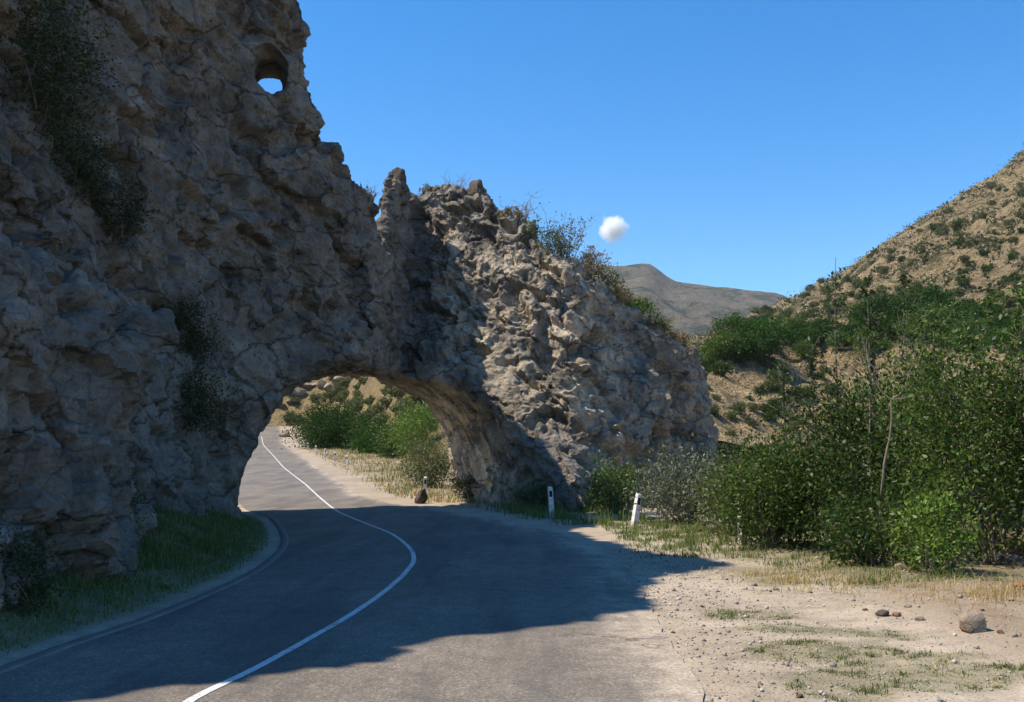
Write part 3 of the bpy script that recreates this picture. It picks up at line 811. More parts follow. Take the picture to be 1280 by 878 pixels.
shrub('leafy_bush', 'olive bush filling the back of the thicket below the dry field', 'bush', gpd(1010, 27.0), 17, 1.8, 1.2, 1.45, 130, 93, .078, 'leaf_olive', group='bushes of the roadside thicket')
shrub('leafy_bush', 'low dark bush at the foot of the thicket above the pale stone block', 'bush', gpd(1085, 18.2), 18, 1.0, .7, .75, 90, 50, .075, 'leaf_dark', group='bushes of the roadside thicket')
shrub('silver_bush', 'silvery grey leaved bush behind the leaning white post', 'bush', gpd(858, 30.2), 21, 1.25, 1.2, 1.15, 170, 70, .085, 'leaf_silver', 'twig', width=.42)
shrub('silver_bush', 'smaller grey-green bush between the silvery bush and the thicket', 'bush', gpd(918, 25.5), 22, .9, .9, 1.0, 100, 50, .08, 'leaf_olive', 'twig', width=.42)
shrub('leafy_bush', 'rounded green bush at the foot of the rock, left of the leaning white post', 'bush', gpd(768, 36.0), 23, 1.0, .9, 1.05, 100, 50, .09, 'leaf_mid')
shrub('leafy_bush', 'grey-green scrub below the right tip of the rock wall', 'bush', gpd(905, 44.0), 24, 1.8, 1.3, 1.9, 120, 45, .12, 'leaf_olive')
shrub('leafy_bush', 'low weedy bush against the rock behind the small white post', 'bush', gpd(668, 37.5), 25, 1.0, .5, .55, 60, 45, .09, 'leaf_olive')
# --- saplings poking out of the thicket
def sapling(label, u, d, vtop, seed, n, mat, size=.08, spread=.45):
    b = gpd(u, d); rng = np.random.default_rng(seed)
    top = at(u + rng.normal(0, 6), vtop, d) - b
    t = thing('sapling', label, 'sapling', b, group='saplings rising above the thicket')
    mb = MB(); main = curved((0, 0, -.1), top, rng, .02, 10); tube(mb, main, np.linspace(.03, .006, 10), 6)
    pos = []
    for i in range(n):
        k = rng.uniform(.45, 1) ; b0 = np.array([np.interp(k, np.linspace(0, 1, 10), main[:, a]) for a in range(3)])
        e = b0 + rng.normal(size=3) * spread * (1.25 - k) + (0, 0, .18)
        br = curved(b0, e, rng, .1, 5); tube(mb, br, np.linspace(.008, .003, 5), 4)
        tt = rng.random(16)
        pos.append(np.stack([np.interp(tt, np.linspace(0, 1, 5), br[:, a]) for a in range(3)], -1))
    v, f = leaves(np.concatenate(pos), size, rng, .45, .1)
    link('crown', mesh('crown', v, [f]), M[mat], t); link('trunk', mb.mesh('trunk', True), M['bark'], t)
sapling('thin tall sapling whose tip stands against the sky above the dark bush', 1047, 21.5, 322, 31, 26, 'leaf_dark')
sapling('slim sapling with leafy top in front of the dry slope, second highest', 1078, 20.5, 352, 32, 24, 'leaf_dark')
sapling('bushy topped sapling in front of the dry slope above the bright bush', 1128, 22.0, 348, 33, 34, 'leaf_dark')
sapling('light green sapling at the top of the highest bush near the photo border', 1240, 18.0, 372, 34, 40, 'leaf_bright')
sapling('dark sapling leaning over the dry field at the left of the thicket', 985, 23.0, 455, 35, 30, 'leaf_dark')
sapling('green sapling above the gap between middle bush and highest bush', 1175, 19.5, 385, 36, 36, 'leaf_mid')
sapling('loose leafy sapling on the right edge above the bush cut by the border', 1275, 17.5, 350, 37, 44, 'leaf_mid')
sapling('dark leafy sapling rising from the middle of the dark bush left of the forked branch', 1085, 20.8, 400, 38, 44, 'leaf_dark')
sapling('leafy sapling with bright leaves between forked branch and highest bush', 1150, 20.0, 372, 39, 44, 'leaf_mid')
sapling('short dark sapling at the left shoulder of the dark middle bush', 1022, 21.5, 435, 40, 38, 'leaf_dark')
# bare forked branch
t = thing('bare_tree', 'pale bare forked branch standing out of the dark bushes', 'dead tree', gpd(1100, 19.0))
mb = MB(); b = gpd(1100, 19.0); rng = np.random.default_rng(41)
pts = [at(1098, 660, 18.6), at(1104, 600, 18.5), at(1110, 555, 18.4), at(1114, 500, 18.4)]
Q1 = [np.array(p) - b for p in pts]
tube(mb, curved((0, 0, -.1), Q1[1], rng, .02, 6), np.linspace(.035, .028, 6), 7)
tube(mb, curved(Q1[1], Q1[3], rng, .03, 6), np.linspace(.028, .016, 6), 7)
for (u, v, dd, r) in ((1145, 452, 18.3, .016), (1092, 470, 18.6, .014), (1080, 430, 18.8, .010), (1165, 500, 18.2, .010), (1128, 430, 18.5, .010)):
    e = at(u, v, dd) - b; br = curved(Q1[3] if v > 440 else Q1[3] * .6 + e * .4, e, rng, .06, 6); tube(mb, br, np.linspace(r, .004, 6), 5)
    for k in range(4):
        p = br[rng.integers(2, 6)]; tube(mb, curved(p, p + rng.normal(size=3) * .25 + (0, 0, .2), rng, .1, 4), np.linspace(.006, .002, 4), 4)
link('branch', mb.mesh('branch', True), M['bark'], t)

# --- cliff plants
def cliff_plant(name, label, u, v, seed, rx, ry, rz, nc, per, size, mat, cat='shrub', group=None, stem='bark', push=0, zc=None, **kw):
    p, n = on_cliff(u, v)
    if p is None: print('miss', u, v); return
    loc = p - n * .1 + np.array((0, 0, -rz * .8)) + n * rx * push
    return shrub(name, label, cat, loc, seed, rx, ry, rz, nc, int(per * 1.9), size * .68, mat, stem, .02, 12, group, zc=zc, **kw)
G1 = 'dark shrubs growing on the rock'
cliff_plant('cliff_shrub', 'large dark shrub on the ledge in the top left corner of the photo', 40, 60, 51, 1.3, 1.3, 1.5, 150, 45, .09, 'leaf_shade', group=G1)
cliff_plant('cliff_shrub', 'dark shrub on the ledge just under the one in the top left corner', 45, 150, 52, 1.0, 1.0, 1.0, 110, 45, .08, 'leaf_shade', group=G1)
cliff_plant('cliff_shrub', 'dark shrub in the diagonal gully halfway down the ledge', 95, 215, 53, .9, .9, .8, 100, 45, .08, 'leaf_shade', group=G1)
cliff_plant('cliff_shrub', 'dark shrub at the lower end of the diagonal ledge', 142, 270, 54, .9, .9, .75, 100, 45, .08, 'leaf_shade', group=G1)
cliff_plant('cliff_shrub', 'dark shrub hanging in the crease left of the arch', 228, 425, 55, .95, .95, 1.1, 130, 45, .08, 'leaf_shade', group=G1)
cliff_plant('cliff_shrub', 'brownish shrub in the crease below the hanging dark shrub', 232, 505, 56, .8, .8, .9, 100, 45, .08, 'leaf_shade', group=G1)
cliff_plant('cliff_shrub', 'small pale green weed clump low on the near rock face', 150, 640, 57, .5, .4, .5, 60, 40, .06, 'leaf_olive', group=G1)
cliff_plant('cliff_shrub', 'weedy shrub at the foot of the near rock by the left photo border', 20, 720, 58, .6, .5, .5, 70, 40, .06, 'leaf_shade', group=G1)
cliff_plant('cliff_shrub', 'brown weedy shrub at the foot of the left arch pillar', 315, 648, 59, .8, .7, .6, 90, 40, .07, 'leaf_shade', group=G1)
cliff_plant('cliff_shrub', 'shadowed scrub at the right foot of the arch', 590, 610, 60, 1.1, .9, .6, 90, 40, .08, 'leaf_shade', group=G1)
# crest plants of the right flank
def crest(u, dfrac=0):
    d = float(np.interp(u, DR[:, 0], DR[:, 1])) + dfrac
    best = None
    for dd in np.arange(-2.5, 3.0, .25):          # the point of the crest that stands against the sky
        p = drop(float(uslope(u, 330) * (d + dd)), d + dd)
        if p is not None and (best is None or (p[2] - CH) / p[1] > (best[2] - CH) / best[1]): best = p
    return best if best is not None else at(u, 300, d)
G2 = 'dry plants along the crest of the rock'
k = 0
for (u, df, rx, rz, mat, size, nc, lab) in (
    (538, .0, .55, .28, 'leaf_dry', .08, 26, 'rusty low shrub on the flat top of the rock between its two dark knobs'),
    (640, .2, .7, .35, 'leaf_dry', .08, 30, 'brown low shrub on the crest right of the dark right knob'),
    (664, .2, .5, .40, 'leaf_olive', .08, 26, 'small olive shrub on the crest left of the twiggy bush'),
    (690, -.6, .8, .75, 'leaf_olive', .08, 60, 'grey-green shrub on the crest under the twiggy bush'),
    (735, -.5, .9, .65, 'leaf_dry', .09, 50, 'rusty yellow shrub on the crest right of the twiggy bush'),
    (752, .3, .9, .55, 'leaf_olive', .09, 50, 'olive shrub where the crest starts to fall to the right'),
    (772, -.6, .8, .50, 'leaf_dry', .09, 45, 'straw coloured shrub on the falling crest'),
    (795, .2, 1.0, .60, 'leaf_mid', .09, 60, 'greenest shrub on the falling crest'),
    (818, -.2, .8, .50, 'leaf_olive', .09, 45, 'olive shrub on the lower half of the falling crest'),
    (842, .0, .8, .40, 'leaf_dry', .09, 40, 'yellow shrub near the right tip of the crest')):
    k += 1
    p = crest(u, df)
    shrub('crest_shrub', lab, 'shrub', p - (0, 0, .15), 70 + k, rx, rx, rz, nc, 40, size, mat, 'twig', .012, 14, G2)
def twiggy(label, p, seed, h, n, spread, leafn, mat):
    rng = np.random.default_rng(seed); t = thing('twiggy_bush', label, 'bush', p - np.array((0, 0, .1)), group='twiggy bushes on the crest'); mb = MB(); pos = []
    for i in range(n):
        e = np.array((rng.normal(0, spread), rng.normal(0, spread * .7), h * rng.uniform(.5, 1)))
        br = curved((rng.normal(0, .05), rng.normal(0, .05), 0), e, rng, .08, 7); tube(mb, br, np.linspace(.03, .007, 7), 5)
        for j in range(5):
            q = br[rng.integers(2, 7)]; tw = curved(q, q + rng.normal(size=3) * .35 + (0, 0, .15), rng, .1, 4); tube(mb, tw, np.linspace(.010, .004, 4), 4); pos.append(tw[1:])
    link('branch', mb.mesh('branch', True), M['twig'], t)
    if leafn:
        pp = np.concatenate(pos); pp = pp[rng.integers(0, len(pp), leafn)] + rng.normal(size=(leafn, 3)) * .06
        v, f = leaves(pp, .085, rng, .5); link('foliage', mesh('foliage', v, [f]), M[mat], t)
twiggy('tall twiggy half-bare bush on the crest, nearest to the small cloud', crest(703, .0), 91, 2.1, 16, .75, 900, 'leaf_olive')
twiggy('bare grey twigs on the crest left of the tall twiggy bush', crest(652, .2), 92, 1.3, 10, .4, 60, 'leaf_olive')
twiggy('thin bare twigs on the flat top between the two dark knobs', crest(570, -.2), 93, .9, 8, .3, 30, 'leaf_dry')
twiggy('single bare twig bush where the crest meets the far mountain', crest(730, .6), 94, 1.2, 4, .2, 10, 'leaf_dry')
twiggy('thin bare bush near the right tip of the crest', crest(836, .4), 95, 1.0, 6, .25, 30, 'leaf_dry')
twiggy('small twigs on the saddle left of the dark square knob', crest(462, .0), 96, .5, 6, .2, 60, 'leaf_olive')

# --- crest knobs
def rock(name, label, cat, loc, seed, size, mat, flat=.35, group=None, rotz=0., sub=4, angular=.35, boxy=False):
    rng = np.random.default_rng(seed)
    me_ = bpy.data.meshes.new(name)
    import bmesh
    bm = bmesh.new(); bmesh.ops.create_icosphere(bm, subdivisions=sub, radius=1.0)
    P_ = np.array([v.co for v in bm.verts])
    if boxy: P_ = P_ / ((np.abs(P_) ** 5).sum(1) ** .2)[:, None]
    # chop with random planes: angular faces
    for i in range(14):
        n_ = rng.normal(size=3); n_ /= np.linalg.norm(n_); dd = rng.uniform(1 - angular - .15, 1 - angular + .25)
        s_ = P_ @ n_ - dd; P_ -= np.maximum(s_, 0)[:, None] * n_ * .95
    P_ += P_ * (.10 * fbm(P_[:, 0] * 2 + seed, P_[:, 1] * 2, P_[:, 2] * 2, 4))[:, None]
    P_ *= np.array(size); P_[:, 2] += size[2] * flat
    for v, c in zip(bm.verts, P_): v.co = c
    bm.to_mesh(me_); bm.free()
    me_.polygons.foreach_set('use_smooth', np.ones(len(me_.polygons), bool))
    me_.set_sharp_from_angle(angle=math.radians(32))
    o = link(name, me_, M[mat]); o.location = [float(c) for c in loc]; o.rotation_euler = (0, 0, rotz)
    o['label'] = label; o['category'] = cat
    if group: o['group'] = group
    return o
rock('rock_knob', 'dark square rock knob on the saddle of the arch crest', 'rock', crest(495) + (0, 0, -.1), 101, (.40, .5, .72), 'rock_top', 0, 'rock knobs on the crest', boxy=True, angular=.2)
rock('rock_knob', 'dark horn-shaped rock knob on the right end of the flat top', 'rock', crest(596) + (0, 0, -.15), 102, (.42, .5, .75), 'rock_top', 0, 'rock knobs on the crest', boxy=True, angular=.2)
rock('rock_knob', 'low dark rock knob on the flat top beside the rusty shrub', 'rock', crest(546) + (0, 0, -.1), 103, (.42, .5, .3), 'rock_top', 0, 'rock knobs on the crest', boxy=True, angular=.2)

# --- stones on the shoulder
rock('stone_block', 'pale pinkish stone block with a dark red shaded side on the bare dirt', 'stone', gp(1214, 789), 111, (.24, .19, .17), 'stone_pale', .45, rotz=.5)
SG = 'loose stones on the dirt shoulder'
for i, (u, v, s, m_, lab) in enumerate((
    (1103, 770, .105, 'stone_dark', 'dark stone under a small green weed on the dirt'),
    (1151, 776, .085, 'stone_pale', 'small pointed grey stone between the dark stone and the big pale block'),
    (1122, 771, .07, 'stone_red', 'small reddish stone right of the dark stone'),
    (1125, 712, .15, 'stone_pale', 'grey-white stone at the foot of the thicket'),
    (1105, 710, .10, 'stone_dark', 'darker stone at the foot of the thicket left of the grey-white one'),
    (1250, 792, .06, 'stone_red', 'small brown stone right of the big pale block'),
    (1082, 764, .05, 'stone_red', 'tiny rusty stone left of the dark stone'),
    (970, 738, .06, 'stone_pale', 'small pale stone near the gravel edge by the yellow grass'),
    (1012, 742, .06, 'stone_pale', 'flat pale stone under the yellow grass'),
    (1135, 760, .05, 'stone_pale', 'flat whitish pebble on the dirt behind the pointed stone'),
    (945, 733, .045, 'stone_dark', 'small dark stone at the shadow edge on the gravel'),
    (878, 760, .04, 'stone_dark', 'dark pebble on the gravel next to the asphalt'),
    (1222, 812, .03, 'stone_dark', 'tiny dark pebble in front of the big pale block'),
    (1000, 872, .045, 'stone_dark', 'dark stone at the bottom photo border'),
    (950, 858, .035, 'stone_pale', 'pale pebble on the gravel near the bottom photo border'),
    (1263, 752, .06, 'stone_pale', 'yellowish stone in the straw at the right photo border'))):
    p = gp(u, v); rock('stone', lab, 'stone', p, 120 + i, (s, s * .85, s * .7), m_, .18, SG, i * 1.3, 3)
# red scrap in the straw at the border
t = thing('plastic_scrap', 'faded red crumpled scrap in the straw at the right photo border', 'litter', gp(1274, 738))
rng = np.random.default_rng(5); gxx, gyy = np.meshgrid(np.linspace(-.08, .08, 12), np.linspace(-.06, .06, 10), indexing='ij')
gzz = .06 + .05 * fbm(gxx * 14, gyy * 14, 0 * gxx, 2); V1 = np.stack([gxx, gyy, gzz], -1).reshape(-1, 3); V2 = V1 - (0, 0, .012)
fa = grid_faces(12, 10); link('crumpled_sheet', mesh('crumpled_sheet', np.concatenate([V1, V2]), [np.concatenate([fa, fa[:, ::-1] + len(V1)])], True), M['red'], t)
# dark rock at the far foot of the arch, pale boulders beyond
rock('boulder', 'dark upright rock in the shade at the far right foot of the arch', 'rock', gpd(527, 43.0), 105, (.30, .3, .48), 'stone_dark', .5)
# --- guard posts
def guard_post(label, loc, rotz, tilt, h=1.0, first=None):
    if first: return dup(first, loc, (tilt[0], tilt[1], rotz), 1, label)
    t = thing('guard_post', label, 'guard post', loc, (tilt[0], tilt[1], rotz), 'white concrete guard posts along the road')
    import bmesh
    bm = bmesh.new()
    w, dpt = .16, .13
    ring = [(-w / 2, -dpt / 2), (w / 2, -dpt / 2), (w / 2, dpt / 2), (-w / 2, dpt / 2)]
    levels = [(-.4, 1.08), (0, 1.05), (.5, 1.0), (h - .05, .96), (h, .86)]
    vs_ = [[bm.verts.new((x_ * s, y_ * s, z_ + (.035 if (z_ == h and y_ > 0) else 0))) for x_, y_ in ring] for z_, s in levels]
    for a, b_ in zip(vs_, vs_[1:]):
        for i in range(4): bm.faces.new((a[i], a[(i + 1) % 4], b_[(i + 1) % 4], b_[i]))
    bm.faces.new(vs_[-1]); bm.faces.new(vs_[0][::-1])
    bmesh.ops.bevel(bm, geom=[e for e in bm.edges if abs(e.verts[0].co.z - e.verts[1].co.z) > .04], offset=.012, segments=2, affect='EDGES')
    me_ = bpy.data.meshes.new('post'); bm.to_mesh(me_); bm.free()
    link('post', me_, M['concrete'], t)
    bm = bmesh.new(); bmesh.ops.create_cube(bm, size=1)
    for v in bm.verts: v.co = (v.co.x * .10, v.co.y * .02 - dpt / 2 + .004, v.co.z * .20 + h - .20)
    bmesh.ops.bevel(bm, geom=bm.edges[:], offset=.004, segments=1, affect='EDGES')
    me_ = bpy.data.meshes.new('black_plate'); bm.to_mesh(me_); bm.free()
    link('black_plate', me_, M['black'], t)
    return t
p = gp(792, 660); g0 = guard_post('white guard post leaning to the right in the sunlit grass, black plate on its side', p - (0, 0, .03), .55, (0, .21))
p = gp(690, 648); guard_post('white guard post standing in the shade before the rock, black plate on top', p, .15, (0, -.06), first=g0)
p = gpd(926, 22.7); guard_post('white guard post mostly hidden by the thicket, only its lower shaft in view', p - (0, 0, .05), .6, (0, .02), first=g0)
p = gpd(531, 46.5); guard_post('white guard post in the sun just beyond the right foot of the arch', p, .1, (0, .03), first=g0)
for i, (u, v, lab) in enumerate(((434, 581, 'nearest of the row of small posts beyond the arch, with a dark back'), (419, 576, 'second post of the row beyond the arch, counted from the near end'),
                                  (406, 571, 'third post of the row beyond the arch, counted from the near end'), (395, 566.5, 'fourth post of the row beyond the arch, half sunk in grass'),
                                  (384.5, 562.5, 'fifth post of the row beyond the arch, beside the dark trees'), (377, 559.5, 'farthest post of the row beyond the arch, near the pale boulder'))):
    x_, y_ = RP(u, v); guard_post(lab, (x_, y_, hill_z(x_, y_) - .2), .3 * (i % 3) - .2, (0, .03 * ((i * 7) % 3 - 1)), first=g0)
x_, y_ = RP(357, 546.5); rock('boulder', 'pale boulder on the grass verge at the far end of the row of posts', 'rock', (x_, y_, hill_z(x_, y_)), 131, (1.0, .8, .9), 'stone_pale', .4)

# --- trees and shrubs beyond the arch
def hp(u, d): x = float(uslope(u, 560) * d); return np.array((x, d, hill_z(x, d)))
tree('broadleaf_tree', 'large dark green tree beyond the arch behind the row of posts', 'tree', hp(413, 124) - (0, 0, 1.6), 141, 6.8, 4.2, .4, 320, 80, .20, 'leaf_grove', group='trees beyond the arch')
tree('broadleaf_tree', 'dark tree beyond the arch right of the largest one', 'tree', hp(474, 112) - (0, 0, 1.6), 142, 5.2, 3.3, .4, 230, 75, .19, 'leaf_grove', group='trees beyond the arch')
tree('broadleaf_tree', 'light green tall tree beyond the arch at the edge of the rock', 'tree', hp(518, 96) - (0, 0, .8), 143, 5.6, 2.0, .4, 120, 70, .16, 'leaf_bright', group='trees beyond the arch')
tree('broadleaf_tree', 'small dark tree beyond the arch between the dark and the light green ones', 'tree', hp(498, 102) - (0, 0, 1), 144, 4.6, 2.4, .3, 120, 70, .19, 'leaf_dark', group='trees beyond the arch')
tree('broadleaf_tree', 'olive tree on the slope above the light green tree beyond the arch', 'tree', hp(525, 110), 145, 6, 3.0, .5, 110, 60, .2, 'leaf_olive', group='trees beyond the arch')
shrub('silver_bush', 'grey-olive round bush just beyond the right foot of the arch', 'bush', hp(536, 58), 146, 1.5, 1.4, 1.5, 140, 60, .10, 'leaf_olive', 'twig')
rng = np.random.default_rng(77)
pro = None; G3 = 'small scrub bushes on the hill behind the arch'
def on_hill(u, v):
    e = float(elev(v))
    for d in np.arange(64, 290, 1.0):
        x_ = float(uslope(u, v) * d); z_ = hill_z(x_, d)
        if (z_ - CH) / d >= e: return np.array((x_, d, z_))
    return None
for i in range(110):
    u, v = rng.uniform(345, 575), rng.uniform(462, 545)
    p = on_hill(u, v)
    if p is None: continue
    x_, d = p[0], p[1]
    if XL(d) - 2 < x_ < XR(d) + 3: continue
    s = rng.uniform(.4, 1.3); loc = (x_, d, hill_z(x_, d) - .15)
    if pro is None:
        pro = shrub('scrub_bush', 'small scrub bush on the dry hill seen through the arch', 'bush', loc, 151, 1.2, 1.2, .7, 40, 26, .22, 'leaf_olive', group=G3)
    else: dup(pro, loc, (0, 0, rng.uniform(0, 6)), s)
for i in range(9):
    u, v = (392, 402, 411, 372, 362, 425, 440, 350, 384)[i], (484, 482, 486, 497, 506, 476, 474, 514, 490)[i]; p = on_hill(u, v)
    rock('outcrop_rock', 'pale rock outcrop on the skyline hill seen through the arch', 'rock', p, 160 + i, (rng.uniform(.9, 1.9), 1.3, rng.uniform(.6, 1.3)), 'stone_pale', .3, 'pale rocks on the hill behind the arch', i, 3)

# --- hillside trees and scrub on the right
protos = []
for i, (mat, h, r_) in enumerate((('leaf_grove', 5.5, 2.8), ('leaf_mid', 4.8, 2.6), ('leaf_grove', 4.2, 2.9))):
    protos.append(tree('hillside_tree', ('dark green tree in the band of trees across the foot of the dry slope', 'mid green tree in the band of trees across the foot of the dry slope', 'low spreading dark tree in the band of trees across the foot of the dry slope')[i],
                       'tree', (0, 0, 0), 180 + i, h, r_, .5, 100, 50, .26, mat, group='trees in the band across the foot of the dry slope'))
band = []
rng = np.random.default_rng(88)
for i in range(84):
    u = rng.uniform(855, 1330); c_ = np.interp(u, [855, 900, 960, 1040, 1130, 1330], [441, 437, 424, 414, 402, 408]); w_ = np.interp(u, [855, 960, 1040, 1330], [12, 22, 26, 40])
    v_ = c_ + rng.uniform(-.4, 1) * w_
    band.append((u, v_))
def hill_at(u, v):
    ks = np.linspace(0, 1, 150); ps = [hillside(u, k_) for k_ in ks]
    es = np.array([(p_[2] - CH) / p_[1] for p_ in ps]); e = float(elev(v))
    i = int(np.argmax(es >= e)) if (es >= e).any() else 149
    return ps[i]
for i, (u, v_) in enumerate(band):
    p = hill_at(u, v_ + 12); k_ = rng.integers(0, 3); s = rng.uniform(.4, .85)
    if i < 3: protos[i].location = [float(c) for c in p]
    else: dup(protos[k_], p - (0, 0, .2), (0, 0, rng.uniform(0, 6)), (s, s, s * rng.uniform(.8, 1.15)))
sp = []
for i, mat in enumerate(('leaf_olive', 'leaf_dark')):
    sp.append(shrub('hillside_shrub', ('olive shrub dotted on the dry slope at the right', 'dark shrub dotted on the dry slope at the right')[i], 'shrub', (0, 0, 0), 190 + i, 1.5, 1.5, .95, 44, 34, .24, mat, group='shrubs dotted over the dry slope'))
cnt = 0
while cnt < 285:
    u = rng.uniform(880, 1330); vr = np.interp(u, *np.array(SILH, float).T)
    v_ = rng.uniform(min(vr + 1, 405), 412) if cnt > 50 else rng.uniform(455, 545)
    if cnt <= 50: u = rng.uniform(870, 1040)
    if v_ < vr + 1: continue
    if cnt > 50 and perlin(u * .02, v_ * .03, 0) + rng.normal(0, .25) < -.2: cnt += 0; continue
    p = hill_at(u, v_); s = rng.uniform(.35, 1.15) * (.6 if cnt <= 50 else .85 + .35 * (p[1] > 250))
    k_ = int(rng.random() < .45)
    if cnt < 2: sp[cnt].location = [float(c) for c in p]
    else: dup(sp[k_], p - (0, 0, .15), (0, 0, rng.uniform(0, 6)), s)
    cnt += 1

# low scrub too small and too many to count: one mass over the slope
def scrub_mass():
    rng = np.random.default_rng(230); pos = []
    us_, ks_ = rng.uniform(860, 1330, 9500), rng.random(9500) ** .6 * .7 + .3
    for u, k_ in zip(us_, ks_):
        p = hillside(u, k_)
        if perlin(p[0] * .03, p[1] * .03, 0) + rng.normal(0, .35) < -.05: continue
        r_ = rng.uniform(.25, .9) * (.5 + p[1] / 380); p = p + np.array((rng.normal(0, .7), rng.normal(0, .7), 0))
        pos.append(p + rng.normal(size=(14, 3)) * (r_, r_, r_ * .45) + (0, 0, r_ * .35))
    v, f = leaves(np.concatenate(pos), .55, rng, .7, .3)
    return mesh('scrub', v, [f])
M['scrub'] = leaf_mat('hill_scrub_leaves', [(0, (.035, .042, .017)), (.5, (.07, .072, .032)), (.8, (.12, .11, .05)), (1, (.2, .165, .09))], .1)
o = link('scrub', scrub_mass(), M['scrub'], kind='stuff'); o['label'] = 'low scrub and tussocks scattered over the dry slope'; o['category'] = 'scrub'
# ------------------------------------------------------------------ grass (stuff)
def blades(pts, h, rng, w=.012, lean=.5, seg=2):
    n = len(pts); H_ = h * np.exp(rng.normal(0, .35, n)); a = rng.uniform(0, 2 * math.pi, n); ln = np.abs(rng.normal(0, lean, n))
    dx, dy = np.cos(a), np.sin(a); pa = a + math.pi / 2 + rng.normal(0, .6, n)
    sx_, sy_ = np.cos(pa) * w, np.sin(pa) * w
    up = np.zeros((n, 3)); up[:, 2] = 1
    side = np.stack([sx_, sy_, 0 * sx_], -1); fw = np.stack([dx, dy, 0 * dx], -1)
    m_ = pts + up * (H_ * .55)[:, None] + fw * (H_ * ln * .3)[:, None]
    tp = pts + up * (H_ * (1 - .25 * np.minimum(ln, 1.5)))[:, None] + fw * (H_ * ln)[:, None]
    v = np.stack([pts - side, pts + side, m_ + side * .7, m_ - side * .7, tp], 1).reshape(-1, 3)
    i = np.arange(n)[:, None] * 5
    return v, i + np.array((0, 1, 2, 3)), i + np.array((3, 2, 4))
def grow(rng, n, xr, yr, dens, h, w, lean):
    x_ = rng.uniform(*xr, n); y_ = rng.uniform(*yr, n)
    kp = rng.random(n) < dens(x_, y_)
    x_, y_ = x_[kp], y_[kp]
    pts = np.stack([x_, y_, ground_z(x_, y_) - .01], -1)
    hh = h(x_, y_) if callable(h) else h
    return blades(pts, hh, rng, w, lean)
def grass_obj(name, parts, mat, label):
    mb_ = MB()
    for v, a, b in parts: mb_.add(v, a, b)
    o = link(name, mb_.mesh(name), M[mat], kind='stuff'); o['label'] = label; o['category'] = 'grass'
rng = np.random.default_rng(200)
DRf = lambda x_, y_: x_ - XR(y_)
DLf = lambda x_, y_: XL(y_) - .42 - x_
cl = lambda x_, y_, s=1.5: sstep(-.1, .5, fbm(x_ * s, y_ * s, 0 * x_ + 9, 3))
short = [grow(rng, 220000, (1.5, 9), (7.5, 15.5), lambda a, b: sstep(.05, .9, turf_fn(a, b)) * (.05 + .95 * cl(a, b, 3.4)), lambda a, b: .02 + .035 * cl(a, b, 2.0), .0055, 1.2)]
grass_obj('grass', short, 'grass_short', 'short trodden grass in patches on the dirt shoulder')
tall = [
    grow(rng, 16000, (1.9, 6.2), (20.0, 25.5), lambda a, b: sstep(2.3, 3.1, a + .0 * b) * sstep(5.6, 4.6, a) * (.1 + .9 * cl(a, b, 1.6)), lambda a, b: .09 + .24 * cl(a, b, .8) * sstep(3.0, 5.0, a), .008, .6),
    grow(rng, 9000, (2.6, 5.5), (25, 31), lambda a, b: sstep(.8, 1.6, DRf(a, b)) * (.1 + .9 * cl(a, b)), lambda a, b: .08 + .16 * cl(a, b, .7), .009, .6),
    grow(rng, 10000, (-1, 4.2), (30, 40), lambda a, b: sstep(.8, 1.8, DRf(a, b)) * cl(a, b, .9), .28, .012, .5),
    grow(rng, 9000, (4.2, 7.6), (15.6, 20.2), lambda a, b: (.25 + .75 * cl(a, b, 1.3)) * sstep(2.2, 3.0, DRf(a, b)), lambda a, b: .05 + .09 * cl(a, b, 1.1), .006, .9),
    grow(rng, 90000, (-8.5, -3.6), (8, 32), lambda a, b: sstep(.0, .4, DLf(a, b)) * (.35 + .65 * cl(a, b, .9)), lambda a, b: .07 + .10 * sstep(.2, 1.2, DLf(a, b)) * (.4 + cl(a, b, .6)), .008, .7),
    grow(rng, 9000, (-9, 2), (40, 60), lambda a, b: sstep(1.0, 2.2, DRf(a, b)) * cl(a, b, .6), .22, .014, .6), grow(rng, 16000, (-34, -6), (60, 125), lambda a, b: sstep(1.8, 3, DRf(a, b)) * sstep(9, 6, DRf(a, b)) * cl(a, b, .25), .3, .03, .5),
]
grass_obj('grass', tall, 'grass_green', 'green grass on the road verges and under the cliff')
# the straw follows the photo: tall clump at the right border, yellow fringe under the thicket, verge beyond the arch
def blob(u, v, rx, ry):
    p = gp(u, v); return lambda a, b: np.exp(-((a - p[0]) / rx) ** 2 - ((b - p[1]) / ry) ** 2)
b1, b2, b3, b4 = blob(1250, 745, .75, .9), blob(1030, 728, .9, .9), blob(1200, 745, .6, .5), blob(955, 722, .7, .7)
dry = [
    grow(rng, 15000, (5.4, 9.5), (12.5, 18), lambda a, b: np.clip(b1(a, b) * 1.2, 0, 1) * cl(a, b, 1.6), lambda a, b: .12 + .28 * cl(a, b, 1.3), .0045, 1.0),
    grow(rng, 26000, (3.3, 8), (14, 19), lambda a, b: np.clip(b2(a, b) + .6 * b4(a, b), 0, 1) * (.1 + .9 * cl(a, b, 1.7)), .10, .005, 1.1),
    grow(rng, 60000, (1.5, 9), (7.5, 15.5), lambda a, b: sstep(.0, .8, turf_fn(a, b)) * cl(a, b, 2.7) * .6, .03, .004, 1.5),
    grow(rng, 14000, (4.5, 8), (12.5, 18), lambda a, b: b3(a, b) * cl(a, b, 2.2) * .7, .10, .005, 1.2),
    grow(rng, 60000, (-34, 1), (44, 125), lambda a, b: sstep(1.2, 2.4, DRf(a, b)) * sstep(11, 7, DRf(a, b)) * (.25 + .75 * cl(a, b, .3)), .20, .03, .7),
]
grass_obj('grass', dry, 'grass_dry', 'straw yellow dry grass under the thicket and beyond the arch')
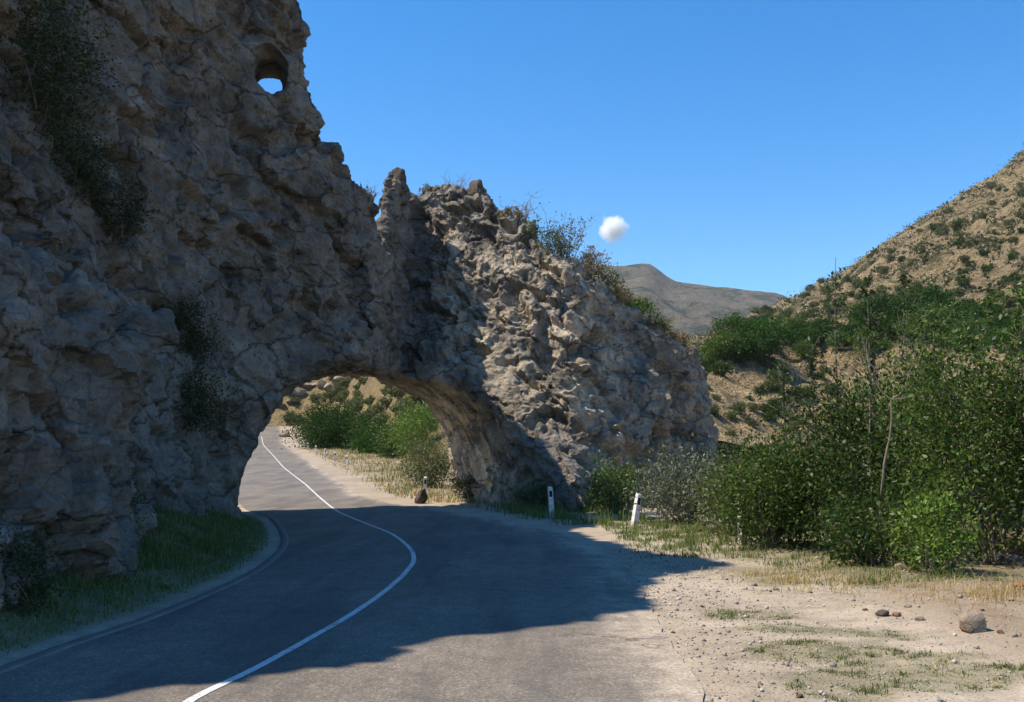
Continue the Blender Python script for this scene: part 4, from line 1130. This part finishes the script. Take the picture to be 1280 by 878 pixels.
# litter of pebbles on the shoulder
def pebbles():
    rng = np.random.default_rng(210); n = 42000
    x_ = rng.uniform(-3, 8, n); y_ = rng.uniform(7, 22, n); dr = DRf(x_, y_)
    kp = (dr > -.6) & (rng.random(n) < sstep(-.7, .3, dr) * (.25 + .75 * sstep(2.4, .8, dr)))
    x_, y_ = x_[kp], y_[kp]; n = len(x_); s = .0065 * np.exp(rng.normal(0, .65, n)); s = np.minimum(s, .045)
    base = np.array([(1, 0, 0), (-1, 0, 0), (0, 1, 0), (0, -1, 0), (0, 0, .8), (0, 0, -.8)], float)
    tri = np.array([(0, 2, 4), (2, 1, 4), (1, 3, 4), (3, 0, 4), (2, 0, 5), (1, 2, 5), (3, 1, 5), (0, 3, 5)])
    th = rng.uniform(0, 6.3, n); jj = rng.uniform(.6, 1.3, (n, 6, 1))
    q = base[None] * jj * s[:, None, None]
    qx = q[..., 0] * np.cos(th)[:, None] - q[..., 1] * np.sin(th)[:, None]; qy = q[..., 0] * np.sin(th)[:, None] + q[..., 1] * np.cos(th)[:, None]
    P_ = np.stack([qx + x_[:, None], qy + y_[:, None], q[..., 2] + ground_z(x_, y_)[:, None] + .3 * s[:, None]], -1)
    return mesh('gravel', P_.reshape(-1, 3), [(np.arange(n)[:, None, None] * 6 + tri).reshape(-1, 3)])
m_, nt_, out_ = new_mat('gravel_stone'); g_ = N(nt_, 'ShaderNodeNewGeometry')
principled(nt_, out_, ramp(nt_, g_.outputs['Random Per Island'], [(0, (.12, .10, .09)), (.5, (.30, .26, .22)), (.9, (.42, .37, .31)), (1, (.5, .45, .39))]), .9, None, .2)
M['gravel'] = m_
o = link('gravel', pebbles(), M['gravel'], kind='stuff'); o['label'] = 'loose gravel strewn over the dirt shoulder'; o['category'] = 'gravel'

# ------------------------------------------------------------------ cloud
def make_cloud():
    rng = np.random.default_rng(9); c = at(766, 286, 5200)
    t = bpy.data.objects.new('cloud', None)
    r0 = 5200 / F * 18
    me_ = bpy.data.meshes.new('cloud'); import bmesh
    bm = bmesh.new(); bmesh.ops.create_icosphere(bm, subdivisions=5, radius=1)
    P_ = np.array([v.co for v in bm.verts]); P_ *= (1.25 * r0, 1.0 * r0, 1.15 * r0)
    for v, q in zip(bm.verts, P_): v.co = q
    bm.to_mesh(me_); bm.free()
    m, nt, out = new_mat('cloud_vapour')
    tc = N(nt, 'ShaderNodeTexCoord')
    ob_ = tc.outputs['Object']
    n = noise(nt, ob_, 1.0 / (r0 * .75), 5, .6)
    ln = N(nt, 'ShaderNodeVectorMath', operation='LENGTH'); L(nt, ob_, ln.inputs[0])
    rr = math_(nt, 'DIVIDE', ln.outputs['Value'], r0)
    dns = math_(nt, 'SUBTRACT', math_(nt, 'ADD', 1.0, math_(nt, 'MULTIPLY', math_(nt, 'SUBTRACT', n, .5), 1.4)), rr)
    dns = math_(nt, 'MULTIPLY', math_(nt, 'MAXIMUM', dns, 0.0), .10)
    pv = N(nt, 'ShaderNodeVolumePrincipled'); L(nt, dns, pv.inputs['Density']); pv.inputs['Color'].default_value = (1, 1, 1, 1)
    pv.inputs['Anisotropy'].default_value = .3
    L(nt, pv.outputs[0], out.inputs['Volume'])
    o = link('cloud', me_, m); o.location = [float(q) for q in c]
    o['label'] = 'single small white puffy cloud in the blue sky'; o['category'] = 'cloud'
make_cloud()

# ------------------------------------------------------------------ air
HAZE = 0.00006
if HAZE:
    import bmesh
    bm = bmesh.new(); bmesh.ops.create_cube(bm, size=1)
    for v in bm.verts: v.co = (v.co.x * 7800, v.co.y * 7800, (v.co.z + .5) * 840 - 40)
    me_ = bpy.data.meshes.new('haze'); bm.to_mesh(me_); bm.free()
    m, nt, out = new_mat('air'); pv = N(nt, 'ShaderNodeVolumePrincipled'); pv.inputs['Density'].default_value = HAZE
    pv.inputs['Color'].default_value = (.80, .88, 1, 1); pv.inputs['Anisotropy'].default_value = .2
    L(nt, pv.outputs[0], out.inputs['Volume'])
    link('haze', me_, m, kind='stuff')

# ------------------------------------------------------------------ light, sky, camera
w = bpy.data.worlds.new('World'); bpy.context.scene.world = w; w.use_nodes = True
nt = w.node_tree; bg = nt.nodes['Background']; sky = nt.nodes.new('ShaderNodeTexSky'); sky.sky_type = 'NISHITA'
sky.sun_disc = False; sky.sun_elevation = SUN_EL; sky.sun_rotation = SUN_AZ
sky.altitude = 1000; sky.air_density = 1.0; sky.dust_density = .1; sky.ozone_density = 2.0
hs = nt.nodes.new('ShaderNodeHueSaturation'); hs.inputs['Saturation'].default_value = 1.46
nt.links.new(sky.outputs[0], hs.inputs['Color']); nt.links.new(hs.outputs[0], bg.inputs['Color']); bg.inputs['Strength'].default_value = .13
sd = bpy.data.lights.new('sun', 'SUN'); sd.energy = 4.6; sd.angle = math.radians(.53); sd.color = (1, .90, .76)
so = bpy.data.objects.new('sun', sd); C.objects.link(so)
S = Vector((math.sin(SUN_AZ) * math.cos(SUN_EL), math.cos(SUN_AZ) * math.cos(SUN_EL), math.sin(SUN_EL)))
so.rotation_euler = S.to_track_quat('Z', 'Y').to_euler(); so.location = S * 60
cd = bpy.data.cameras.new('camera'); cd.sensor_width = 36; cd.lens = F / 1280 * 36; cd.clip_end = 20000; cd.clip_start = .1
co = bpy.data.objects.new('camera', cd); C.objects.link(co); co.location = (0, 0, CH); co.rotation_euler = (math.pi / 2 + PITCH, 0, 0)
sc = bpy.context.scene; sc.camera = co
sc.view_settings.view_transform = 'Standard'; sc.view_settings.look = 'None'; sc.view_settings.gamma = 1; sc.view_settings.exposure = .75
sc.cycles.volume_bounces = 6; sc.cycles.max_bounces = 8; sc.cycles.use_denoising = True
